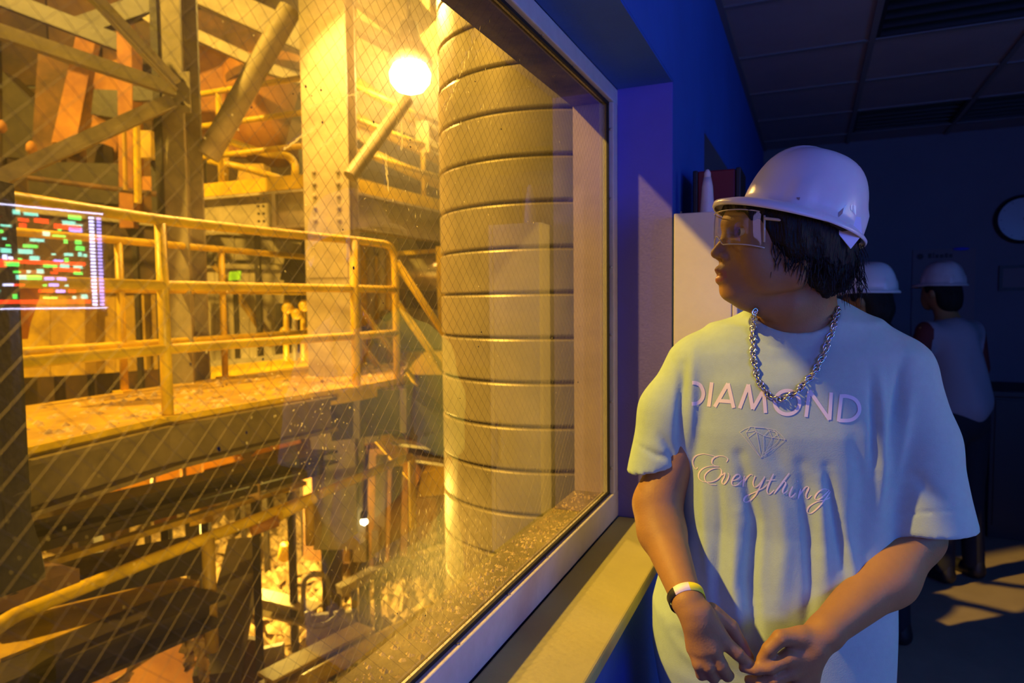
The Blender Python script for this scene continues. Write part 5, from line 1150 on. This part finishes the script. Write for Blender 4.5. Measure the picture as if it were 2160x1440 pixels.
n_.links.new(f_.outputs[0], ad.inputs[0]); n_.links.new(ad.outputs[0], mx.inputs[0]); n_.links.new(t_.outputs[0], mx.inputs[1]); n_.links.new(g_.outputs[0], mx.inputs[2]); n_.links.new(mx.outputs[0], o_.inputs[0])
M['lens'] = gm2; M['plastic'] = mat('clear_plastic_rim', (.55, .5, .4), .15, spec=.8)
gt = bpy.data.objects.new('safety_glasses', None); C.objects.link(gt); gt.parent = root
gu = H(1600, 0)[0]; V = []; Fc = []; ns, nt_ = 32, 8; ztop = H(0, 464)[2]; zbot = H(0, 534)[2]
def lensp(s, t):
    a = s*math.radians(82); notch = .016*max(0, 1-(abs(s)/.22)**2)*(t < .5)*(1-2*t)
    z = zbot+(ztop-zbot)*t+notch-.010*abs(s)**3*(t-.5)*2*(1 if t > .5 else -1.0)
    return np.array([gu-.0690*math.cos(a)**.9-.002*math.sin(t*math.pi), DH+.073*math.sin(a), z])
for i in range(ns+1):
    for j in range(nt_+1): V.append(lensp(-1+2*i/ns, j/nt_))
for i in range(ns):
    for j in range(nt_): a = i*(nt_+1)+j; Fc.append((a, a+nt_+1, a+nt_+2, a+1))
lo_ = mk('lens', L2W(np.array(V)), Fc, M['lens'], gt, smooth=True)
for t in (0.0, 1.0):
    MB().tube([tuple(x) for x in L2W(np.array([lensp(-1+2*i/40, t) for i in range(41)]))], .0011, 6).build('lens_rim', M['plastic'], gt, True)
for s in (-1, 1):
    a = lensp(s, .75); e = H(1692, 486, s*.083); MB().tube([tuple(x) for x in L2W(np.array([a, (a+e)/2+[0, s*.003, 0], e]))], [.0028, .0022, .0018], 8).build('temple_arm', M['plastic'], gt, True)
    q = [lensp(s, t) for t in (0.12, .88)]; MB().tube([tuple(x) for x in L2W(np.array(q))], .0018, 6).build('side_shield_edge', M['plastic'], gt, True)

# ---- rope chain
path = [(1592, 657), (1588, 690), (1587, 730), (1590, 765), (1596, 793), (1608, 818), (1624, 836), (1645, 843), (1664, 838), (1684, 822), (1703, 803), (1722, 778), (1737, 748), (1750, 712), (1760, 680), (1767, 652)]
pp = []
for x, y in path:
    h = cast(x, y, .0035); 
    if h is None or y < 672: h = Vector(W(x, y, 1.175 if x < 1650 else 1.19))
    pp.append(h)
print('CHAIN', [round((h-CAM).dot(_fh), 3) for h in pp])
pp = arc(pp, .03, 3)
back = [Vector(W(1600, 640, 1.24)), Vector(W(1640, 640, 1.30)), Vector(W(1700, 636, 1.315)), Vector(W(1755, 640, 1.28))]
pp = back[:2][::-1][1:]+[back[0]]+pp+[back[3]]
def resample(pts, step):
    out = [pts[0]]; acc = 0
    for a, b_ in zip(pts[:-1], pts[1:]):
        L = (b_-a).length; 
        while acc+L >= step:
            t = (step-acc)/L; a = a.lerp(b_, t); out.append(a); L = (b_-a).length; acc = 0
        acc += L
    return out
cpts = resample(pp, .0056); ch = MB(); prevn = None
for i, c in enumerate(cpts[1:-1]):
    t = (cpts[i+2]-cpts[i]).normalized(); v = (c-CAM).normalized(); x = t.cross(v).normalized(); y = x.cross(t).normalized()
    a = i*math.radians(48); xx = x*math.cos(a)+y*math.sin(a); nz = t.cross(xx)
    t2 = (t+xx*.55).normalized(); x2 = nz.cross(t2).normalized()
    ring_ = [c+t2*(.0066*math.cos(k*math.pi/5))+x2*(.0046*math.sin(k*math.pi/5)) for k in range(10)]; ch.tube(ring_+[ring_[0], ], .00135, 5, False)
tag(ch.build('rope_chain', M['silver'], root, True), 'silver rope chain necklace')

# ---- wristband
wa, wb2 = P(1449, 1265, 1.075), P(1396, 1120, 1.215); ax_ = (wb2-wa)/np.linalg.norm(wb2-wa); cw = wa-ax_*.0+ax_*.002
xr_ = np.cross(ax_, [0, -1, 0]); xr_ /= np.linalg.norm(xr_); yr_ = np.cross(xr_, ax_); n = 36; V = []; Fc = []; mi = []
for k in range(n):
    a = 2*math.pi*k/n
    for o2, rr in ((-.0075, .0285), (.0075, .0295)): V.append(cw+(xr_*math.cos(a)+yr_*math.sin(a))*rr+ax_*o2+np.array([0, 0, 0]))
for k in range(n):
    k2 = (k+1) % n; Fc.append((2*k, 2*k2, 2*k2+1, 2*k+1)); pxk = project(L2W(np.array([V[2*k]])))[0][0]; mi.append(1 if pxk > 1460 else (2 if pxk < 1429 else 0))
M['bandw'] = mat('band_white', (.88, .78, .8), .5); M['bandy'] = mat('band_yellow', (.85, .80, .02), .5)
wbnd = mk('wristband', L2W(np.array(V)), Fc, None, root, smooth=True, mats=[M['bandw'], M['bandy'], M['black']], midx=mi); so = wbnd.modifiers.new('t', 'SOLIDIFY'); so.thickness = .001

# ---- shirt print
def ribbon(pts, wfun, closed=False, smooth_=True, step=2.2):
    pts = [np.array(p, float) for p in pts]
    if smooth_ and len(pts) > 2:
        out = []; Pq = [pts[0]]+pts+[pts[-1]]
        if closed: Pq = [pts[-2]]+pts+[pts[1]]
        for i in range(1, len(Pq)-2):
            p0, p1, p2, p3 = Pq[i-1:i+3]; m = max(2, int(np.linalg.norm(p2-p1)/8))
            for j in range(m): t = j/m; out.append(.5*((2*p1)+(-p0+p2)*t+(2*p0-5*p1+4*p2-p3)*t*t+(-p0+3*p1-3*p2+p3)*t**3))
        out.append(pts[-1]); pts = out
    else:
        out = []
        for a, b_ in zip(pts[:-1], pts[1:]):
            m = max(1, int(np.linalg.norm(b_-a)/10)); out += [a+(b_-a)*j/m for j in range(m)]
        out.append(pts[-1]); pts = out
    V = []; Fc = []
    last = None
    for i, p_ in enumerate(pts):
        t = pts[min(i+1, len(pts)-1)]-pts[max(i-1, 0)]; L = np.linalg.norm(t)+1e-9; t = t/L; nrm = np.array([-t[1], t[0]]); w_ = wfun(t, i/(len(pts)-1))
        row = []
        for s in (-.5, 0, .5):
            q = p_+nrm*w_*s; h = cast(1440+q[0]/4.5, 780+q[1]/4.5, .0009); row.append(h)
        if any(r is None for r in row): last = None; continue
        b0 = len(V); V += row
        if last is not None: Fc += [(last, last+1, b0+1, b0), (last+1, last+2, b0+2, b0+1)]
        last = b0
    return V, Fc
def prt(name, strokes, wfun, m, smooth_=True, lab=None, split=False):
    V = []; Fc = []
    for s in strokes:
        v, f = ribbon(s, wfun, smooth_=smooth_ if not split else False); k = len(V); V += v; Fc += [tuple(i+k for i in q) for q in f]
    o = mk(name, V, Fc, m, shirt_o)
    if lab: tag(o, lab)
    return o
shirt_o.location = (0, 0, 0)
big = lambda t, s: 35.0
def segs(pl): return [[a, b_] for a, b_ in zip(pl[:-1], pl[1:])]
ell_ = lambda cx_, cy_, rx, ry, n=28: [(cx_+rx*math.cos(2*math.pi*k/n), cy_+ry*math.sin(2*math.pi*k/n)) for k in range(n+1)]
letters = [('letter', [[(90, 122), (130, 125), (168, 148), (190, 190), (196, 225), (188, 265), (164, 300), (130, 318), (86, 322)]], True), ('letter', [[(276, 118), (247, 348)]], False),
           ('letter', [[(303, 350), (430, 128)], [(430, 128), (484, 360)], [(350, 292), (458, 300)]], False), ('letter', [[(540, 364), (624, 138)], [(624, 138), (664, 372)], [(664, 372), (768, 190)], [(768, 190), (786, 408)]], False),
           ('letter', [ell_(992, 308, 118, 112)], True), ('letter', [[(1170, 446), (1203, 196)], [(1203, 196), (1394, 472)], [(1394, 472), (1410, 214)]], False),
           ('letter', [[(1478, 488), (1508, 232)]], False), ]
for nm, st_l, smt in letters: prt(nm, st_l, big, M['print'], smt)
prt('letter', [[(1500, 248), (1560, 250), (1630, 276), (1672, 330), (1676, 395), (1640, 450), (1580, 478), (1480, 478)]], big, M['print'], True)
thin = lambda t, s: 5.5
dia = [[(540, 590), (585, 560), (640, 538), (760, 545), (880, 570), (930, 610), (975, 660)], [(540, 590), (600, 660), (740, 832)], [(975, 660), (900, 720), (820, 775), (740, 832)], [(600, 590), (612, 630), (740, 832)], [(600, 590), (640, 540)], [(600, 590), (680, 575), (765, 622)],
       [(765, 622), (765, 770), (742, 830)], [(765, 622), (820, 572), (880, 590), (920, 650)], [(920, 650), (880, 700), (770, 790)], [(820, 572), (850, 640), (780, 800)], [(920, 650), (975, 660)], [(860, 570), (905, 610), (850, 640)], [(765, 622), (850, 640), (920, 650)], [(680, 545), (700, 580), (620, 640)], [(680, 545), (790, 550), (820, 572)], [(700, 580), (735, 790)]]
prt('diamond_drawing', dia, thin, M['thin'], split=True)
def script(t, s):
    return 5.5+13*abs(t[0]*.42-t[1]*.90)**2*1.0*(.35+.65*math.sin(math.pi*min(max(s, .02), .98)))
ev = [[[(140, 922), (132, 940), (112, 930), (97, 890), (98, 850), (130, 812), (200, 797), (290, 815), (330, 830)], [(415, 872), (428, 845), (395, 820), (330, 818), (285, 845), (278, 885), (305, 908), (345, 915)],
       [(345, 915), (250, 914), (185, 940), (152, 985), (158, 1035), (200, 1060), (270, 1062), (330, 1035), (368, 985), (360, 940), (310, 932), (250, 955), (210, 1000), (215, 1050), (260, 1085), (320, 1088)]],
      [[(372, 1000), (400, 975), (395, 1010), (372, 1060), (388, 1085), (420, 1050), (440, 1000), (428, 975)]], [[(470, 1052), (520, 1035), (545, 1008), (525, 988), (490, 1010), (464, 1060), (478, 1096), (520, 1088), (566, 1045)]],
      [[(585, 1005), (572, 1110)], [(574, 1078), (615, 1015), (650, 990), (664, 1002)]], [[(688, 1005), (668, 1070), (684, 1112), (725, 1088), (768, 1028)], [(778, 1010), (735, 1105), (680, 1200), (615, 1252), (580, 1242), (600, 1200), (680, 1162), (760, 1120), (800, 1085)]],
      [[(862, 985), (815, 1090), (800, 1150), (822, 1178), (868, 1140)], [(790, 1052), (878, 1040)]], [[(1012, 978), (940, 1075), (868, 1172)], [(900, 1122), (955, 1062), (978, 1075), (950, 1140), (958, 1172), (998, 1140)]],
      [[(1044, 1105), (1014, 1178), (1028, 1208), (1072, 1168)], [(1088, 1052), (1094, 1062)]], [[(1120, 1128), (1095, 1222)], [(1100, 1200), (1165, 1112), (1195, 1118), (1170, 1185), (1182, 1222), (1222, 1190)]],
      [[(1388, 1138), (1335, 1130), (1278, 1168), (1254, 1215), (1282, 1232), (1340, 1192), (1392, 1140)], [(1404, 1150), (1350, 1230), (1280, 1310), (1215, 1360), (1180, 1345), (1200, 1295), (1275, 1250), (1350, 1232), (1400, 1210)]]]
for g_s in ev: prt('script_letter', g_s, script, M['print'])

# ---- trousers and shoes
hip = P(1640, 1500, 1.25)
def pants(p):
    d = ell(p, np.array([hip[0], 1.255, hip[2]+.02]), (.165, .115, .14)); 
    for s in (-1, 1):
        k0 = np.array([hip[0]+s*.085, 1.255, hip[2]-.06]); k1 = np.array([hip[0]+s*.10, 1.245, -CZ+.50]); k2 = np.array([hip[0]+s*.115, 1.275, -CZ+.09])
        l = smin(cap(p, k0, k1, .092, .066), cap(p, k1, k2, .066, .058), .02); d = smin(d, l, .03) if s < 0 else smin(d, l, .012)
    return np.maximum(d, -(p[:, 2]+CZ-.055))
print('pants'); Vp, Fp = sdf_mesh(pants, (hip[0]-.25, 1.08, -CZ+.01), (hip[0]+.25, 1.42, hip[2]+.2), .010)
mkfast('trousers', L2W(relax(Vp, Fp, 2)), Fp, M['jeans'], root)
def shoe(p, s, uc, zc_=-CZ):
    a = np.array([uc+s*.115, 1.30, zc_+.045]); b_ = np.array([uc+s*.135, 1.13, zc_+.035]); d = smin(cap(p, a, b_, .044, .036), cap(p, a, a+[0, .0, .05], .045, .04), .02); return np.maximum(d, -(p[:, 2]-zc_-.001))
for s in (-1, 1):
    Vq, Fq_ = sdf_mesh(lambda p: shoe(p, s, hip[0]), (hip[0]+s*.12-.09, 1.04, -CZ-.01), (hip[0]+s*.12+.09, 1.40, -CZ+.16), .006); mkfast('shoe', L2W(Vq), Fq_, M['black'], root)

# ================================================================ PEOPLE FURTHER BACK
M['vestw'] = mat('grey_white_shirt', (.34, .31, .36), .8, bump=.2, bscale=40); M['redsleeve'] = mat('dark_red_sleeve', (.14, .018, .018), .8); M['darkjacket'] = mat('dark_jacket', (.02, .02, .028), .8); M['helmd'] = mat('scuffed_white_helmet', (.66, .60, .62), .35, var=.2, vscale=18)
def bystander(label, base, yaw, hgt, top, sleeve, lean, helmet_m, arms='down'):
    t = thing('person', label, 'person', base); bx = Vector(base); cy, sy = math.cos(yaw), math.sin(yaw); k = hgt/1.75
    def tw(V): V = np.asarray(V)*k; return np.stack([bx.x+V[:, 0]*cy-V[:, 1]*sy, bx.y+V[:, 0]*sy+V[:, 1]*cy, bx.z+V[:, 2]], 1)
    A3 = np.array; ln = lean
    sh_z = 1.42; elb = {s: A3([s*.26, .02+ln*.6, 1.12]) for s in (-1, 1)}; wri = {s: A3([s*.20, .20+ln, 1.02]) for s in (-1, 1)}
    def skinf(p):
        d = ell(p, A3([0, .02+ln, 1.645]), (.076, .095, .11)); d = smin(d, ell(p, A3([0, .085+ln, 1.60]), (.05, .04, .07)), .02); d = smin(d, cap(p, A3([0, .115+ln, 1.625]), A3([0, .13+ln, 1.60]), .008, .013), .01)
        d = smin(d, cap(p, A3([0, 0+ln, 1.58]), A3([0, -.02+ln*.7, 1.42]), .055, .065), .02); d = smin(d, cap(p, A3([0, ln*.6, 1.38]), A3([0, 0, 1.0]), .10, .12), .05)
        for s in (-1, 1):
            d = smin(d, ell(p, A3([s*.078, ln, 1.63]), (.01, .02, .03)), .008)
            d = smin(d, cap(p, A3([s*.18, ln*.6, sh_z]), elb[s], .045, .038), .03); d = smin(d, cap(p, elb[s], wri[s], .038, .026), .01)
            h0 = wri[s]; d = smin(d, cap(p, h0, h0+[0, .06, -.03], .026, .030), .01)
            for f_i in range(4): d = smin(d, cap(p, h0+A3([(f_i-1.5)*.018, .085, -.035]), h0+A3([(f_i-1.5)*.018, .13, -.075]), .010, .008), .004)
            d = smin(d, cap(p, h0+A3([-s*.03, .05, -.02]), h0+A3([-s*.05, .09, -.05]), .011, .009), .006)
        return d
    V, Fq = sdf_mesh(skinf, (-.36, -.2, .85), (.36, .45, 1.80), .010); mkfast('body', tw(relax(V, Fq, 1)), Fq, M['skin'], t)
    def topf(p):
        d = smin(cap(p, A3([0, ln*.55, 1.36]), A3([0, 0, 1.02]), .135, .150), ell(p, A3([0, ln*.6, 1.40]), (.20, .11, .08)), .05); x = p.copy(); 
        for s in (-1, 1):
            d = smin(d, cap(p, A3([s*.17, ln*.6, sh_z-.01]), elb[s]*.75+A3([s*.18, ln*.6, sh_z])*.25, .062, .058), .03)
        d = np.maximum(d, -(p[:, 2]-.90)); d = np.maximum(d, -ell(p, A3([0, .01+ln*.75, 1.50]), (.075, .085, .05))); w_ = np.sin(p[:, 0]*40+p[:, 2]*12)*.004; return d+w_
    V, Fq = sdf_mesh(topf, (-.38, -.25, .86), (.38, .35, 1.55), .011); V = relax(V, Fq, 2); fcn = V[Fq].mean(1); sl_ = np.abs(fcn[:, 0]) > .185
    mkfast('shirt', tw(V), Fq, None, t, mats=[top, sleeve], midx=sl_.astype(np.int32))
    def pf(p):
        d = ell(p, A3([0, 0, .92]), (.165, .12, .13))
        for s in (-1, 1): d = smin(d, smin(cap(p, A3([s*.085, 0, .86]), A3([s*.10, .01, .48]), .088, .064), cap(p, A3([s*.10, .01, .48]), A3([s*.11, -.01, .09]), .064, .056), .02), .02)
        return np.maximum(d, -(p[:, 2]-.05))
    V, Fq = sdf_mesh(pf, (-.26, -.2, .02), (.26, .2, 1.1), .014); mkfast('trousers', tw(relax(V, Fq, 1)), Fq, M['jeans'], t)
    for s in (-1, 1):
        V, Fq = sdf_mesh(lambda p: np.maximum(smin(cap(p, A3([s*.11, -.03, .045]), A3([s*.12, .13, .035]), .042, .034), cap(p, A3([s*.11, -.03, .045]), A3([s*.11, -.03, .09]), .042, .04), .02), -(p[:, 2]-.002)), (s*.11-.08, -.12, -.02), (s*.11+.08, .22, .16), .010); mkfast('shoe', tw(V), Fq, M['black'], t)
    V, Fq = sdf_mesh(lambda p: smax(smin(ell(p, A3([0, .005+ln, 1.675]), (.086, .104, .10)), ell(p, A3([0, -.05+ln, 1.60]), (.075, .06, .09)), .02), (p[:, 1]-ln-.045-(p[:, 2]-1.62)*.4), .01)+np.sin(p[:, 0]*150)*np.sin(p[:, 2]*60)*.002, (-.12, -.25+ln, 1.45), (.12, .2+ln, 1.82), .007); mkfast('hair', tw(V), Fq, M['hair'], t)
    c = Vector(tw(A3([[0, .0+ln, 1.69]]))[0]); hard_hat(t, c, (-sy, cy, .02), (sy*.08*0, 0, 1), .122*k, .104*k, .122*k, helmet_m)
    return t
bp = W(1880, 640, 2.75); bystander('person in a dark jacket and white hard hat just behind the young man\'s shoulder', (bp.x, bp.y, 0), math.radians(60), 1.54, M['darkjacket'], M['darkjacket'], .10, M['helmet'])
bp = W(2034, 640, 3.45); bystander('person in grey-white shirt with dark red sleeves and hard hat, back turned, at right', (bp.x, bp.y, 0), math.radians(40), 1.58, M['vestw'], M['redsleeve'], .14, M['helmd'])
bp = W(1822, 660, 4.3); bystander('person in dark clothes and white hard hat almost hidden behind the young man', (bp.x, bp.y, 0), math.radians(25), 1.55, M['darkjacket'], M['darkjacket'], .05, M['helmd'])
